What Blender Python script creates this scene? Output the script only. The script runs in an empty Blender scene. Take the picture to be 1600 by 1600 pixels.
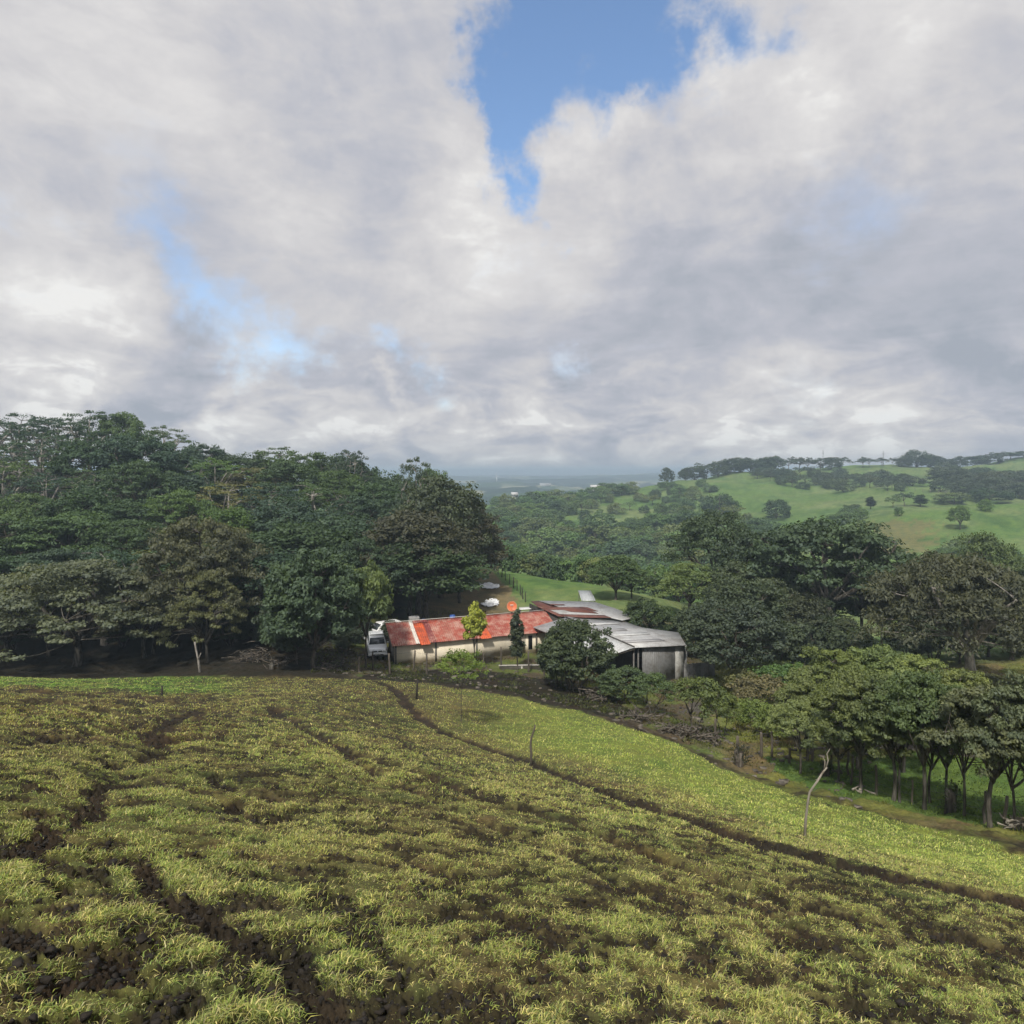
import bpy, math, random
import numpy as np
R = math.radians
random.seed(7); rng = np.random.default_rng(7)
scene = bpy.context.scene
COL = scene.collection
F = 1050.0; CX = 800.0; HY = 742.0          # focal length and horizon of the photograph, in its pixels
EYE = 1.7

# ------------------------------------------------------------------ noise
def _h(ix, iy, s):
    n = (ix.astype(np.int64)*374761393 + iy.astype(np.int64)*668265263 + s*1442695041) & 0xffffffff
    n = ((n ^ (n >> 13))*1274126177) & 0xffffffff
    return ((n ^ (n >> 16)) & 0xffff)/65535.0
def vn(x, y, s=0):
    x = np.asarray(x, float); y = np.asarray(y, float)
    fx = np.floor(x); fy = np.floor(y); a = x-fx; b = y-fy
    a = a*a*(3-2*a); b = b*b*(3-2*b)
    return (_h(fx, fy, s)*(1-a)+_h(fx+1, fy, s)*a)*(1-b) + (_h(fx, fy+1, s)*(1-a)+_h(fx+1, fy+1, s)*a)*b
def fbm(x, y, o=4, s=0, g=.5):
    t = 0; amp = 1; tot = 0
    for i in range(o):
        t = t+amp*vn(x*2**i+17.3*i, y*2**i-9.1*i, s+i); tot += amp; amp *= g
    return t/tot
def ss(x, a, b):
    t = np.clip((x-a)/(b-a), 0, 1); return t*t*(3-2*t)

# ------------------------------------------------------------------ terrain
PP = []                                       # (u, ln Y, slope)
def P(px, py, Y): PP.append(((px-CX)/F, math.log(Y), ((py-HY)/F*Y-EYE)/Y))
def Z(px, z, Y): PP.append(((px-CX)/F, math.log(Y), (-z-EYE)/Y))
for u in (-1.6, -1.1, -.76, -.52, -.286, 0, .305, .571, .762, 1.1, 1.6):
    for Y in (2.6, 5, 9):
        PP.append((u, math.log(Y), .36+.17*u))
for px, py, Y in [(0,1150,11),(0,1100,18),(0,1075,30),(0,1058,45),(0,1047,56),
    (250,1150,15),(250,1100,26),(250,1075,38),(250,1057,48),(250,1044,57),
    (500,1150,20),(500,1100,31),(500,1075,40),(500,1060,47),(500,1050,51),
    (800,1250,13.7),(800,1190,25),(800,1150,32),(800,1110,39),(800,1088,43.5),(800,1062,52),
    (660,1066,46),(660,1090,38),(620,1044,58.5),
    (1120,1300,14.5),(1120,1250,21),(1120,1200,29.5),(1120,1170,34),(1130,1125,43),(1130,1082,53),
    (980,1132,38),(980,1105,44),(980,1160,30),
    (1400,1400,10),(1400,1335,16),(1400,1280,22.5),(1400,1245,26.5),(1400,1190,32),(1400,1130,42),(1400,1062,56),
    (1600,1400,12.4),(1600,1328,18.5),(1600,1285,22.5),(1600,1200,30),(1600,1100,46),(1600,1025,64),
    (2000,1330,18),(2000,1150,40),(2000,1010,75),
    (740,930,88),(768,888,107),(900,913,92),(1040,948,80),(850,935,84),
    (850,850,260),(800,812,330),(800,781,400),(900,776,420),(1000,763,430),(1050,754,440),(1130,743,450),
    (1200,737,460),(1330,729,480),(1450,729,490),(1600,717,500),(2000,700,520),
    (1000,800,350),(1150,800,300),(1150,762,380),(1300,772,350),(1300,742,430),(1250,832,240),(1450,770,330),
    (1600,770,330),(1600,742,420),(1360,807,230),(1450,795,235),(1600,789,240),(2000,780,250),
    (1450,870,175),(1590,882,160),(1350,900,150),(1350,962,110),(1250,900,155),(1450,1012,78),(1600,1000,76),
    (1250,1000,79),(1130,985,82)]: P(px, py, Y)
for px, z, Y in [(0,-15.5,66),(0,-11,90),(0,-1,125),(0,3,170),(0,0,300),(0,-25,700),
    (-600,-13,45),(-600,-12,66),(-600,-6,90),(-600,4,125),(-600,5,300),
    (250,-15.6,66),(250,-12,90),(250,-4,125),(250,-2,170),(250,-6,300),
    (500,-15.8,66),(500,-14,90),(500,-9,125),(500,-9,170),(500,-15,300),
    (650,-16.9,63),(650,-16.3,75),(650,-15,90),(650,-15,125),(650,-24,200),(650,-32,350),(400,-25,600),
    (700,-17,61),(620,-17,68),(800,-17,60),(800,-17,72),(900,-17.1,57),(1000,-17.1,58),(1060,-17.1,55),
    (950,-17,67),(900,-16.2,79),(800,-16.3,78),
    (800,-27,150),(900,-30,150),(1050,-28,130),(1000,-34,200),(850,-40,220),(1180,-22,120),
    (1450,-15.2,268),(1600,-14,272),(1050,-12,520),(1200,-8,560),(1330,-5,580),(1450,-5,580),(1600,0,600),
    (800,-40,560),(900,-35,570)]: Z(px, z, Y)
for px in (-700, 300, 750, 900, 1050, 1400, 2300):
    P(px, 776, 1000); P(px, 760, 1700)
    P(px, 749 if px < 1000 else 744, 2600); P(px, 745, 5200)
PP = np.array(PP)
_kx = 1.3
def _phi(d2): return np.where(d2 > 1e-12, .5*d2*np.log(np.maximum(d2, 1e-12)), 0)
_A = PP[:, 0]*_kx; _B = PP[:, 1]; _n = len(PP)
_K = _phi((_A[:, None]-_A)**2+(_B[:, None]-_B)**2) + np.eye(_n)*2e-3
_M = np.zeros((_n+3, _n+3)); _M[:_n, :_n] = _K
_M[:_n, _n] = 1; _M[:_n, _n+1] = _A; _M[:_n, _n+2] = _B; _M[_n:, :_n] = _M[:_n, _n:].T
_W = np.linalg.solve(_M, np.concatenate([PP[:, 2], np.zeros(3)]))
def slope(u, lY):
    u = np.atleast_1d(u).astype(float).ravel(); lY = np.atleast_1d(lY).astype(float).ravel()
    out = np.empty(len(u))
    for i in range(0, len(u), 20000):
        a = np.clip(u[i:i+20000], -1.9, 1.9)*_kx; b = np.clip(lY[i:i+20000], math.log(2.6), math.log(5200))
        k = _phi((a[:, None]-_A)**2+(b[:, None]-_B)**2)
        out[i:i+20000] = k@_W[:_n]+_W[_n]+_W[_n+1]*a+_W[_n+2]*b
    return out
def base_z(u, Y):
    u = np.atleast_1d(u).astype(float).ravel(); Y = np.atleast_1d(Y).astype(float).ravel()
    z = -(EYE + Y*slope(u, np.log(Y)))
    X = u*Y
    far = ss(Y, 110, 260)
    z = z + far*(fbm(X/38, Y/38, 3, 5)-.5)*7*np.clip(Y/350, .4, 1.2) + ss(Y, 800, 1300)*(fbm(X/230, Y/160, 4, 9)-.5)*34
    z = z + ss(Y, 45, 60)*(fbm(X/6, Y/6, 3, 3)-.5)*.35
    return z
def ground(X, Y):
    return float(base_z(X/Y, Y)[0])
_lys = np.linspace(math.log(2.6), math.log(3000), 900); _ys = np.exp(_lys)
def hit(px, py):
    u = (px-CX)/F; v = (py-HY)/F
    vt = -base_z(np.full(900, u), _ys)/_ys
    k = np.argmax(vt <= v) if (vt <= v).any() else 899
    Y = _ys[k]; return u*Y, Y
def proj(X, Y, Zz): return CX+F*X/Y, HY-F*Zz/Y

# field edge and the other borders on the ground
_eu = [-1.9,-.76,-.52,-.29,-.19,0,.1,.17,.305,.43,.571,.762,1.2,1.9]
_eY = [44,46,48.5,48,46,43.5,40.5,37,29.5,25.5,22,18.2,13.5,9]
def edgeY(u): return np.interp(u, _eu, _eY)
TR = []                                       # worn earth lines: points, half width m, strength
def track(pts, w, k):
    TR.append((np.array([hit(*p) for p in pts]), w, k))
track([(592,1066),(618,1078),(640,1105),(660,1125),(700,1148),(760,1168),(830,1192),(900,1220),(1000,1258)], .36, 1.35)
track([(1000,1258),(1100,1290),(1200,1322),(1300,1350),(1400,1375),(1500,1397),(1640,1425)], .42, 1.6)
track([(425,1108),(470,1135),(540,1172),(600,1190),(655,1208),(720,1235),(820,1268)], .28, 1.15)
track([(820,1268),(900,1290),(1000,1330),(1130,1378),(1250,1420),(1400,1452),(1620,1500)], .20, .95)
track([(470,1135),(600,1215),(700,1262),(900,1345),(1050,1420)], .2, .75)
track([(1000,1130),(1120,1188),(1250,1243),(1400,1290),(1640,1345)], .2, .9)
track([(0,1165),(120,1150),(230,1130)], .3, .7)
track([(200,1230),(330,1215),(430,1250)], .3, .7)
track([(305,1112),(260,1130),(235,1150),(250,1168)], .40, .85)
track([(235,1170),(170,1225),(150,1270),(60,1330)], .30, .72)
track([(60,1335),(160,1350),(230,1385),(300,1420),(380,1470),(470,1500),(545,1560),(560,1640)], .20, .95)
track([(0,1440),(60,1480),(130,1500),(210,1505)], .15, 1.0)
track([(40,1560),(120,1545),(200,1530)], .14, .9)
track([(60,1400),(115,1385),(135,1392)], .10, 1.0)
track([(350,1250),(400,1280),(430,1270)], .22, .9)
track([(600,1330),(640,1350),(700,1375)], .2, .8)
track([(760,1480),(800,1450),(880,1480),(960,1520)], .10, .8)
track([(1050,1370),(1120,1400),(1200,1430),(1330,1500)], .12, .8)
track([(1080,1500),(1200,1540),(1330,1590)], .10, .9)
def seg_d(X, Y, pts):
    d = np.full(X.shape, 1e9)
    for (ax, ay), (bx, by) in zip(pts[:-1], pts[1:]):
        ex, ey = bx-ax, by-ay; L = ex*ex+ey*ey+1e-9
        t = np.clip(((X-ax)*ex+(Y-ay)*ey)/L, 0, 1)
        d = np.minimum(d, np.hypot(X-ax-t*ex, Y-ay-t*ey))
    return d
def soil_of(X, Y):
    """0 grass .. 1 bare black earth, on the near field"""
    u = X/Y
    wx = X+.35*(fbm(X*1.3, Y*1.3, 3, 21)-.5)*2; wy = Y+.35*(fbm(X*1.3, Y*1.3, 3, 31)-.5)*2
    m = np.zeros(X.shape)
    for pts, w, k in TR:
        ok = (X > pts[:, 0].min()-2) & (X < pts[:, 0].max()+2) & (Y > pts[:, 1].min()-2) & (Y < pts[:, 1].max()+2)
        if ok.any():
            d = seg_d(wx[ok], wy[ok], pts)
            m[ok] = np.maximum(m[ok], k*np.exp(-(d/w)**2*.9))
    # trampled terracettes running down to the right, with clumps
    a = X*.8+Y*.6; b = -X*.6+Y*.8
    n1 = fbm(a*.75, b*2.1, 4, 41); n2 = fbm(X*5, Y*5, 3, 51, .6); n3 = fbm(X*.3, Y*.3, 3, 61); n4 = fbm(X*1.9, Y*1.9, 3, 71)
    calm = ss(Y-.55*edgeY(u), -2, 4)*ss(u, -.25, -.05)           # smoother turf beyond the main line on the right
    rough = (1-.75*calm)
    n5 = fbm(X*3.4, Y*3.4, 3, 77)
    n6 = fbm(a*4.6, b*9.5, 3, 79, .6); val = (n1-.5)*.9+(n4-.5)*.7+(n5-.5)*1.2+(n3-.5)*.5+(n2-.5)*1.3+(n6-.5)*2.2 + .215 + .07*ss(Y, 6, 18)  # more dark earth farther out, painted for light and shade on turf lumps
    left = ss(-u, .30, .55)*ss(Y, 11, 17)*(1-ss(Y, 30, 38))
    s = ss(val*rough+left*.10-.22*calm, .05, .36)*.92
    s = s*.93; s = np.maximum(s, ss(m*(.25+.8*n2+.9*n5)+(n2-.5)*.4+.15*np.clip(m-1, 0, 1), .42, .72))
    return np.clip(s, 0, 1), m, n2

def grid_axes():
    us = np.concatenate([np.linspace(-1.9, -.87, 26)[:-1], np.linspace(-.87, .87, 780), np.linspace(.87, 1.9, 26)[1:]])
    l0, l1, l2 = math.log(2.3), math.log(62), math.log(5200)
    ls = np.concatenate([np.log(np.linspace(.4, 2.3, 8))[:-1], np.linspace(l0, l1, 690), np.linspace(l1, l2, 330)[1:]])
    return us, ls
US, LS = grid_axes()
def newmesh(name, V, faces, mats=None, smooth=False):
    me = bpy.data.meshes.new(name)
    V = np.asarray(V, np.float32); me.vertices.add(len(V)); me.vertices.foreach_set('co', V.ravel())
    idx = []; st = []; tot = []; o = 0
    for f in faces:
        f = np.asarray(f, np.int32)
        if len(f) == 0: continue
        k = f.shape[1]; idx.append(f.ravel()); st.append(o+np.arange(len(f))*k); tot.append(np.full(len(f), k)); o += f.size
    idx = np.concatenate(idx); st = np.concatenate(st); tot = np.concatenate(tot)
    me.loops.add(len(idx)); me.loops.foreach_set('vertex_index', idx)
    me.polygons.add(len(st)); me.polygons.foreach_set('loop_start', st.astype(np.int32)); me.polygons.foreach_set('loop_total', tot.astype(np.int32))
    if smooth: me.polygons.foreach_set('use_smooth', np.ones(len(st), bool))
    me.update(calc_edges=True); me.validate()
    return me
def link(name, me, mat=None, parent=None, loc=None):
    o = bpy.data.objects.new(name, me); COL.objects.link(o)
    if mat is not None:
        for m in (mat if isinstance(mat, (list, tuple)) else [mat]): me.materials.append(m)
    if parent is not None: o.parent = parent
    if loc is not None: o.location = loc
    return o
def tag(o, label=None, cat=None, group=None, kind=None):
    if label: o['label'] = label
    if cat: o['category'] = cat
    if group: o['group'] = group
    if kind: o['kind'] = kind
    return o
def empty(name, loc, rz=0, label=None, cat=None, group=None):
    o = bpy.data.objects.new(name, None); COL.objects.link(o); o.location = loc; o.rotation_euler = (0, 0, rz)
    o.empty_display_size = .2
    return tag(o, label, cat, group)

# ------------------------------------------------------------------ materials
def nmat(name):
    m = bpy.data.materials.new(name); m.use_nodes = True
    nt = m.node_tree; nt.nodes.clear()
    return m, nt
def N(nt, t, **kw):
    n = nt.nodes.new(t)
    for k, v in kw.items():
        if k.startswith('i_'): n.inputs[k[2:].replace('_', ' ')].default_value = v
        else: setattr(n, k, v)
    return n
def L(nt, a, ao, b, bi): nt.links.new(a.outputs[ao], b.inputs[bi])
def mixrgb(nt, fac, a, b, mode='MIX'):
    n = nt.nodes.new('ShaderNodeMix'); n.data_type = 'RGBA'; n.blend_type = mode
    for sock, v in ((0, fac), (6, a), (7, b)):
        if isinstance(v, tuple) and hasattr(v[0], 'outputs'): nt.links.new(v[0].outputs[v[1]], n.inputs[sock])
        elif isinstance(v, (int, float)): n.inputs[sock].default_value = v
        else: n.inputs[sock].default_value = (*v, 1) if len(v) == 3 else v
    return n
def ramp(nt, src, so, stops):
    r = nt.nodes.new('ShaderNodeValToRGB'); r.color_ramp.elements.remove(r.color_ramp.elements[1])
    for i, (p, c) in enumerate(stops):
        e = r.color_ramp.elements[0] if i == 0 else r.color_ramp.elements.new(p)
        e.position = p; e.color = (*c, 1) if len(c) == 3 else c
    nt.links.new(src.outputs[so], r.inputs[0]); return r
def plain(name, col, rough=.7, var=.25, scale=6, metal=0, spec=.3, bump=0, stretch=None):
    m, nt = nmat(name)
    tc = N(nt, 'ShaderNodeTexCoord'); mp = N(nt, 'ShaderNodeMapping')
    if stretch: mp.inputs['Scale'].default_value = stretch
    L(nt, tc, 'Object', mp, 'Vector')
    no = N(nt, 'ShaderNodeTexNoise'); no.inputs['Scale'].default_value = scale; no.inputs['Detail'].default_value = 6
    L(nt, mp, 0, no, 'Vector')
    r = ramp(nt, no, 0, [(.3, tuple(c*(1-var) for c in col)), (.7, tuple(min(1, c*(1+var)) for c in col))])
    b = N(nt, 'ShaderNodeBsdfPrincipled'); b.inputs['Roughness'].default_value = rough; b.inputs['Metallic'].default_value = metal
    b.inputs['Specular IOR Level'].default_value = spec
    L(nt, r, 0, b, 'Base Color')
    if bump:
        bp = N(nt, 'ShaderNodeBump'); bp.inputs['Strength'].default_value = bump; L(nt, no, 0, bp, 'Height'); L(nt, bp, 0, b, 'Normal')
    o = N(nt, 'ShaderNodeOutputMaterial'); L(nt, b, 0, o, 0)
    return m
def leafmat(name, transl=.32, gloss=.04, objcol=True, hue=(1.25, 1.15, .7)):
    m, nt = nmat(name)
    at = N(nt, 'ShaderNodeAttribute', attribute_name='lv')
    if objcol:
        oi = N(nt, 'ShaderNodeObjectInfo'); base = (oi, 'Color')
    else:
        ac = N(nt, 'ShaderNodeAttribute', attribute_name='col'); base = (ac, 'Color')
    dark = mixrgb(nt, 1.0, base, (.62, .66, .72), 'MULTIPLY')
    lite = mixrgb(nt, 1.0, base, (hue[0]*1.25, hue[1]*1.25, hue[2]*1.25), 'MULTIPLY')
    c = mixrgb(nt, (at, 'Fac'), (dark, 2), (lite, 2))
    d = N(nt, 'ShaderNodeBsdfDiffuse'); L(nt, c, 2, d, 0)
    t = N(nt, 'ShaderNodeBsdfTranslucent')
    tcol = mixrgb(nt, 1.0, (c, 2), (1.15, 1.2, .55), 'MULTIPLY'); L(nt, tcol, 2, t, 0)
    mx = N(nt, 'ShaderNodeMixShader'); mx.inputs[0].default_value = transl; L(nt, d, 0, mx, 1); L(nt, t, 0, mx, 2)
    g = N(nt, 'ShaderNodeBsdfGlossy'); g.inputs['Roughness'].default_value = .6; g.inputs['Color'].default_value = (.5, .55, .6, 1)
    m2 = N(nt, 'ShaderNodeMixShader'); m2.inputs[0].default_value = gloss; L(nt, mx, 0, m2, 1); L(nt, g, 0, m2, 2)
    o = N(nt, 'ShaderNodeOutputMaterial'); L(nt, m2, 0, o, 0)
    return m
def barkmat(name, c1, c2):
    m, nt = nmat(name)
    tc = N(nt, 'ShaderNodeTexCoord'); mp = N(nt, 'ShaderNodeMapping'); mp.inputs['Scale'].default_value = (3, 3, .8); L(nt, tc, 'Object', mp, 0)
    no = N(nt, 'ShaderNodeTexNoise'); no.inputs['Scale'].default_value = 2.5; no.inputs['Detail'].default_value = 8; L(nt, mp, 0, no, 0)
    r = ramp(nt, no, 0, [(.35, c1), (.65, c2)])
    b = N(nt, 'ShaderNodeBsdfPrincipled'); b.inputs['Roughness'].default_value = .95; b.inputs['Specular IOR Level'].default_value = .1; L(nt, r, 0, b, 0)
    bp = N(nt, 'ShaderNodeBump'); bp.inputs['Strength'].default_value = .6; bp.inputs['Distance'].default_value = .05; L(nt, no, 0, bp, 'Height'); L(nt, bp, 0, b, 'Normal')
    o = N(nt, 'ShaderNodeOutputMaterial'); L(nt, b, 0, o, 0)
    return m
M_LEAF = leafmat('leaf'); M_BARK = barkmat('bark', (.05, .042, .034), (.16, .14, .115)); M_PALE = barkmat('pale_bark', (.16, .145, .125), (.40, .37, .33))
M_MOSS = barkmat('lichen_bark', (.03, .025, .02), (.14, .13, .11))
M_GRASS = leafmat('grass_blade', .35, .02, False, (1.15, 1.1, .8))
M_WOOD = plain('old_wood', (.10, .085, .068), .9, .4, 5, stretch=(4, 4, .6), bump=.4)
M_WIRE = plain('fence_wire', (.09, .085, .08), .6, .2, 3)

# ground material: base colour from the painted ground-cover attribute, fine mottling on top
def ground_material():
    m, nt = nmat('turf_and_earth')
    a = N(nt, 'ShaderNodeAttribute', attribute_name='cover'); e = N(nt, 'ShaderNodeAttribute', attribute_name='earth')
    tc = N(nt, 'ShaderNodeTexCoord')
    n1 = N(nt, 'ShaderNodeTexNoise'); n1.inputs['Scale'].default_value = 9; n1.inputs['Detail'].default_value = 7; n1.inputs['Roughness'].default_value = .7; L(nt, tc, 'Object', n1, 0)
    n2 = N(nt, 'ShaderNodeTexNoise'); n2.inputs['Scale'].default_value = .55; n2.inputs['Detail'].default_value = 8; n2.inputs['Roughness'].default_value = .65; L(nt, tc, 'Object', n2, 0)
    v1 = ramp(nt, n1, 0, [(.32, (.5, .52, .5)), (.52, (1, 1, 1)), (.7, (1.5, 1.42, 1.3))])
    v2 = ramp(nt, n2, 0, [(.34, (.72, .82, .78)), (.5, (1, 1, 1)), (.68, (1.3, 1.16, 1.05))])
    c = mixrgb(nt, .85, (a, 'Color'), (v1, 0), 'MULTIPLY'); c2 = mixrgb(nt, 1.0, (c, 2), (v2, 0), 'MULTIPLY')
    b = N(nt, 'ShaderNodeBsdfPrincipled'); b.inputs['Specular IOR Level'].default_value = .12
    rr = N(nt, 'ShaderNodeMapRange'); rr.inputs['To Min'].default_value = .95; rr.inputs['To Max'].default_value = .8; L(nt, e, 'Fac', rr, 0); L(nt, rr, 0, b, 'Roughness')
    L(nt, c2, 2, b, 0)
    bp = N(nt, 'ShaderNodeBump'); bp.inputs['Strength'].default_value = .8; bp.inputs['Distance'].default_value = .06
    L(nt, n1, 0, bp, 'Height'); L(nt, bp, 0, b, 'Normal')
    o = N(nt, 'ShaderNodeOutputMaterial'); L(nt, b, 0, o, 0)
    return m
M_GROUND = ground_material()

def lerp(a, b, t): return a+(b-a)*t[..., None]
def pip(x, y, poly):
    c = np.zeros(x.shape, bool); n = len(poly)
    for i in range(n):
        x1, y1 = poly[i]; x2, y2 = poly[(i+1) % n]
        k = ((y1 > y) != (y2 > y)) & (x < (x2-x1)*(y-y1)/(y2-y1+1e-12)+x1); c ^= k
    return c
def wpoly(pts): return [hit(*p) for p in pts]
G = {}
def build_ground():
    nu, nl = len(US), len(LS)
    U, LY = np.meshgrid(US, LS); u = U.ravel(); Y = np.exp(LY.ravel()); X = u*Y
    z = base_z(u, Y)
    px = CX+F*u; py = HY-F*z/Y
    eY = edgeY(u)+(fbm(X*.5, Y*.5, 3, 81)-.5)*1.8
    infield = 1-ss(Y-eY, -.25, .25)
    soil = np.zeros(len(X)); mm = np.zeros(len(X)); n2 = np.full(len(X), .5)
    k = Y < 60
    soil[k], mm[k], n2[k] = soil_of(X[k], Y[k])
    soil *= infield
    # ---- colours (linear albedo)
    gA = np.array([.118, .108, .042]); gB = np.array([.092, .102, .034]); gC = np.array([.125, .098, .048])
    t = fbm(X*.45, Y*.45, 4, 91); t2 = fbm(X*2.2, Y*2.2, 3, 93)
    field = lerp(np.broadcast_to(gA, (len(X), 3)), gB, ss(t, .48, .66)); field = lerp(field, np.broadcast_to(gC, field.shape), ss(t2, .5, .72)*.6)
    greener = ss(u, -.1, .1)*ss(Y-.6*eY, 0, 4)                    # turf past the main line
    field = lerp(field, np.broadcast_to(np.array([.165, .225, .042]), field.shape), greener*.7)
    lb = ss(-u, .30, .55)*ss(Y, 12, 17)*(1-ss(Y, 29, 34))*ss(fbm(X*.9, Y*.9, 4, 17), .3, .6)
    field = lerp(field, np.broadcast_to(np.array([.115, .085, .04]), field.shape), lb*.75)
    strip = ss(-u, .36, .5)*ss(Y+(t-.5)*6, 31, 35)
    field = lerp(field, np.broadcast_to(np.array([.10, .20, .028]), field.shape), strip)
    field = lerp(field, np.broadcast_to(np.array([.10, .075, .035]), field.shape), ss(fbm(X*1.2, Y*1.2, 4, 97, .6), .50, .64)*.55*(1-.6*greener))
    earth = lerp(np.broadcast_to(np.array([.016, .0125, .009]), field.shape), np.array([.052, .039, .025]), t2)
    pasture = lerp(np.broadcast_to(np.array([.092, .155, .042]), field.shape), np.array([.135, .175, .066]), ss(fbm(X/24, Y/24, 5, 101, .6), .35, .65))
    pasture = lerp(pasture, np.broadcast_to(np.array([.05, .10, .03]), field.shape), ss(fbm(X/7, Y/10, 4, 103, .65), .52, .68)*.7)
    pasture = pasture*(.75+.5*fbm(X/2.2, Y/3.5, 3, 105, .7))[:, None]*1.1
    col = pasture
    # forest floor left, yard, verge
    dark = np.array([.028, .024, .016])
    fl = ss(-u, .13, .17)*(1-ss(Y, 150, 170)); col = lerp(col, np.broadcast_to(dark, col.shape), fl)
    yard = ss(u, -.26, -.22)*(1-ss(u, .26, .34))*(1-ss(Y+(t-.5)*6, 72, 78))
    ymix = lerp(np.broadcast_to(np.array([.085, .068, .042]), col.shape), np.array([.10, .12, .035]), ss(fbm(X*.6, Y*.6, 4, 111), .5, .62))
    col = lerp(col, ymix, yard)
    vg = ss(u, .10, .16)*(1-ss(Y, 58, 66))*(1-yard)
    vcol = lerp(np.broadcast_to(np.array([.15, .16, .045]), col.shape), np.array([.14, .11, .055]), ss(fbm(X*.35, Y*.35, 4, 121), .45, .62))
    col = lerp(col, vcol, vg)
    j = (fbm(X*.6, Y*.6, 3, 131)-.5)*2.2; jj = (fbm(X*.6+9, Y*.6, 3, 133)-.5)*2.2
    def put(pts, c, a=1.0):
        nonlocal col
        s = pip(X+j, Y+jj, wpoly(pts)).astype(float)*a*(1-infield); col = lerp(col, np.broadcast_to(np.array(c), col.shape), s); return s
    put([(1170,1175),(1300,1195),(1400,1180),(1640,1185),(1700,1300),(1560,1300),(1400,1262),(1250,1225)], (.090, .145, .036))
    put([(1060,1118),(1130,1112),(1220,1140),(1420,1178),(1640,1192),(1640,1176),(1430,1160),(1290,1150),(1150,1100),(1070,1096)], (.085, .075, .065))
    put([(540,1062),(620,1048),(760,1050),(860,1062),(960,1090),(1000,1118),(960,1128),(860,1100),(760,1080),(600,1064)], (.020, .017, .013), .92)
    put([(640,985),(660,930),(720,895),(762,890),(800,925),(815,955),(830,975)], (.17, .14, .075))
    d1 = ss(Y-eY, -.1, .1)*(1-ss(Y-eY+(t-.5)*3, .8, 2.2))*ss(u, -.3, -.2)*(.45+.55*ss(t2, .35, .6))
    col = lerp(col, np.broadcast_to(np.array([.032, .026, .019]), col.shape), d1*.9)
    # brown worn slope on the nearer hump; lane on the far hillside; pale plots on the plain
    s = pip(X+j*8, Y+jj*8, wpoly([(1370,815),(1440,812),(1460,840),(1450,862),(1380,868),(1340,850)])).astype(float)*.75
    col = lerp(col, np.broadcast_to(np.array([.16, .145, .065]), col.shape), s)
    farp = ss(Y, 650, 900)
    pl = lerp(np.broadcast_to(np.array([.03, .055, .04]), col.shape), np.array([.30, .30, .20]), ss(fbm(X/70, Y/300, 4, 141), .57, .62)*.8); pl = lerp(pl, np.broadcast_to(np.array([.06, .11, .05]), col.shape), ss(fbm(X/120, Y/200, 4, 143), .5, .6)*.6)
    col = lerp(col, pl, farp)
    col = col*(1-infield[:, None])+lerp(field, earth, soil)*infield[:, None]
    # ---- relief
    near = infield
    tuft = fbm(X*6, Y*6, 3, 151, .6)
    dz = near*((1-soil)*(.028*tuft+.012*fbm(X*1.7, Y*1.7, 3, 153)) - soil*.03 + soil*(n2-.5)*.12 - .13*np.clip(mm, 0, 1.2)*ss(Y, 4, 12) - .03*np.clip(mm, 0, 1))
    k = (Y < 20); cl = np.zeros(len(X)); cl[k] = fbm(X[k]*22, Y[k]*22, 3, 155, .6)-.5
    dz += near*(soil*.085+.02)*cl*2*(Y < 20)
    dz += (1-near)*ss(Y, 10, 20)*(1-ss(Y, 60, 90))*(fbm(X*2, Y*2, 4, 157)-.5)*.4
    dz += (1-ss(Y, 30, 45))*near*ss(-u, .25, .5)*ss(Y, 11, 16)*(fbm(X*1.1, Y*1.1, 3, 159)-.5)*.5
    for q, hh in ((0, .06), (1, .15), (2, .04), (3, .06)):            # worn lines have a small bank on their far side
        pts = TR[q][0]; sh = pts*(1+.42/np.hypot(pts[:, 0], pts[:, 1]))[:, None]
        ok = (X > sh[:, 0].min()-2) & (X < sh[:, 0].max()+2) & (Y > sh[:, 1].min()-2) & (Y < sh[:, 1].max()+2)
        dd = seg_d(X[ok]+.25*(fbm(X[ok]*1.5, Y[ok]*1.5, 3, 301)-.5), Y[ok], sh)
        dz[ok] += hh*np.exp(-(dd/.42)**2)*(.5+fbm(X[ok]*1.1, Y[ok]*1.1, 3, 303))*near[ok]
    z2 = z+dz
    V = np.stack([X, Y, z2], 1)
    ii = np.arange(nl-1)[:, None]*nu+np.arange(nu-1)[None, :]; ii = ii.ravel()
    me = newmesh('ground', V, [np.stack([ii, ii+1, ii+nu+1, ii+nu], 1)], smooth=True)
    ca = me.color_attributes.new('cover', 'FLOAT_COLOR', 'POINT'); ca.data.foreach_set('color', np.concatenate([col, np.ones((len(col), 1))], 1).astype(np.float32).ravel())
    ea = me.attributes.new('earth', 'FLOAT', 'POINT'); ea.data.foreach_set('value', soil.astype(np.float32))
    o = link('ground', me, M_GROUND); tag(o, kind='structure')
    G.update(z=z2.reshape(nl, nu), soil=soil.reshape(nl, nu), col=col.reshape(nl, nu, 3), infield=infield.reshape(nl, nu))
    # the same slope carried on behind the viewer
    xs = np.linspace(-90, 90, 61); ys = np.linspace(-80, .4, 31); XX, YY = np.meshgrid(xs, ys); x = XX.ravel(); y = YY.ravel()
    zz = -EYE-.36*y-.17*x+.02-.06*(y > .2)
    me = newmesh('ground_behind', np.stack([x, y, zz], 1), [np.stack([(a := (np.arange(30)[:, None]*61+np.arange(60)).ravel()), a+1, a+62, a+61], 1)], smooth=True)
    ca = me.color_attributes.new('cover', 'FLOAT_COLOR', 'POINT'); ca.data.foreach_set('color', np.tile([.19, .2, .05, 1], len(x)).astype(np.float32))
    o = link('ground', me, M_GROUND); tag(o, kind='structure')
build_ground()
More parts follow.
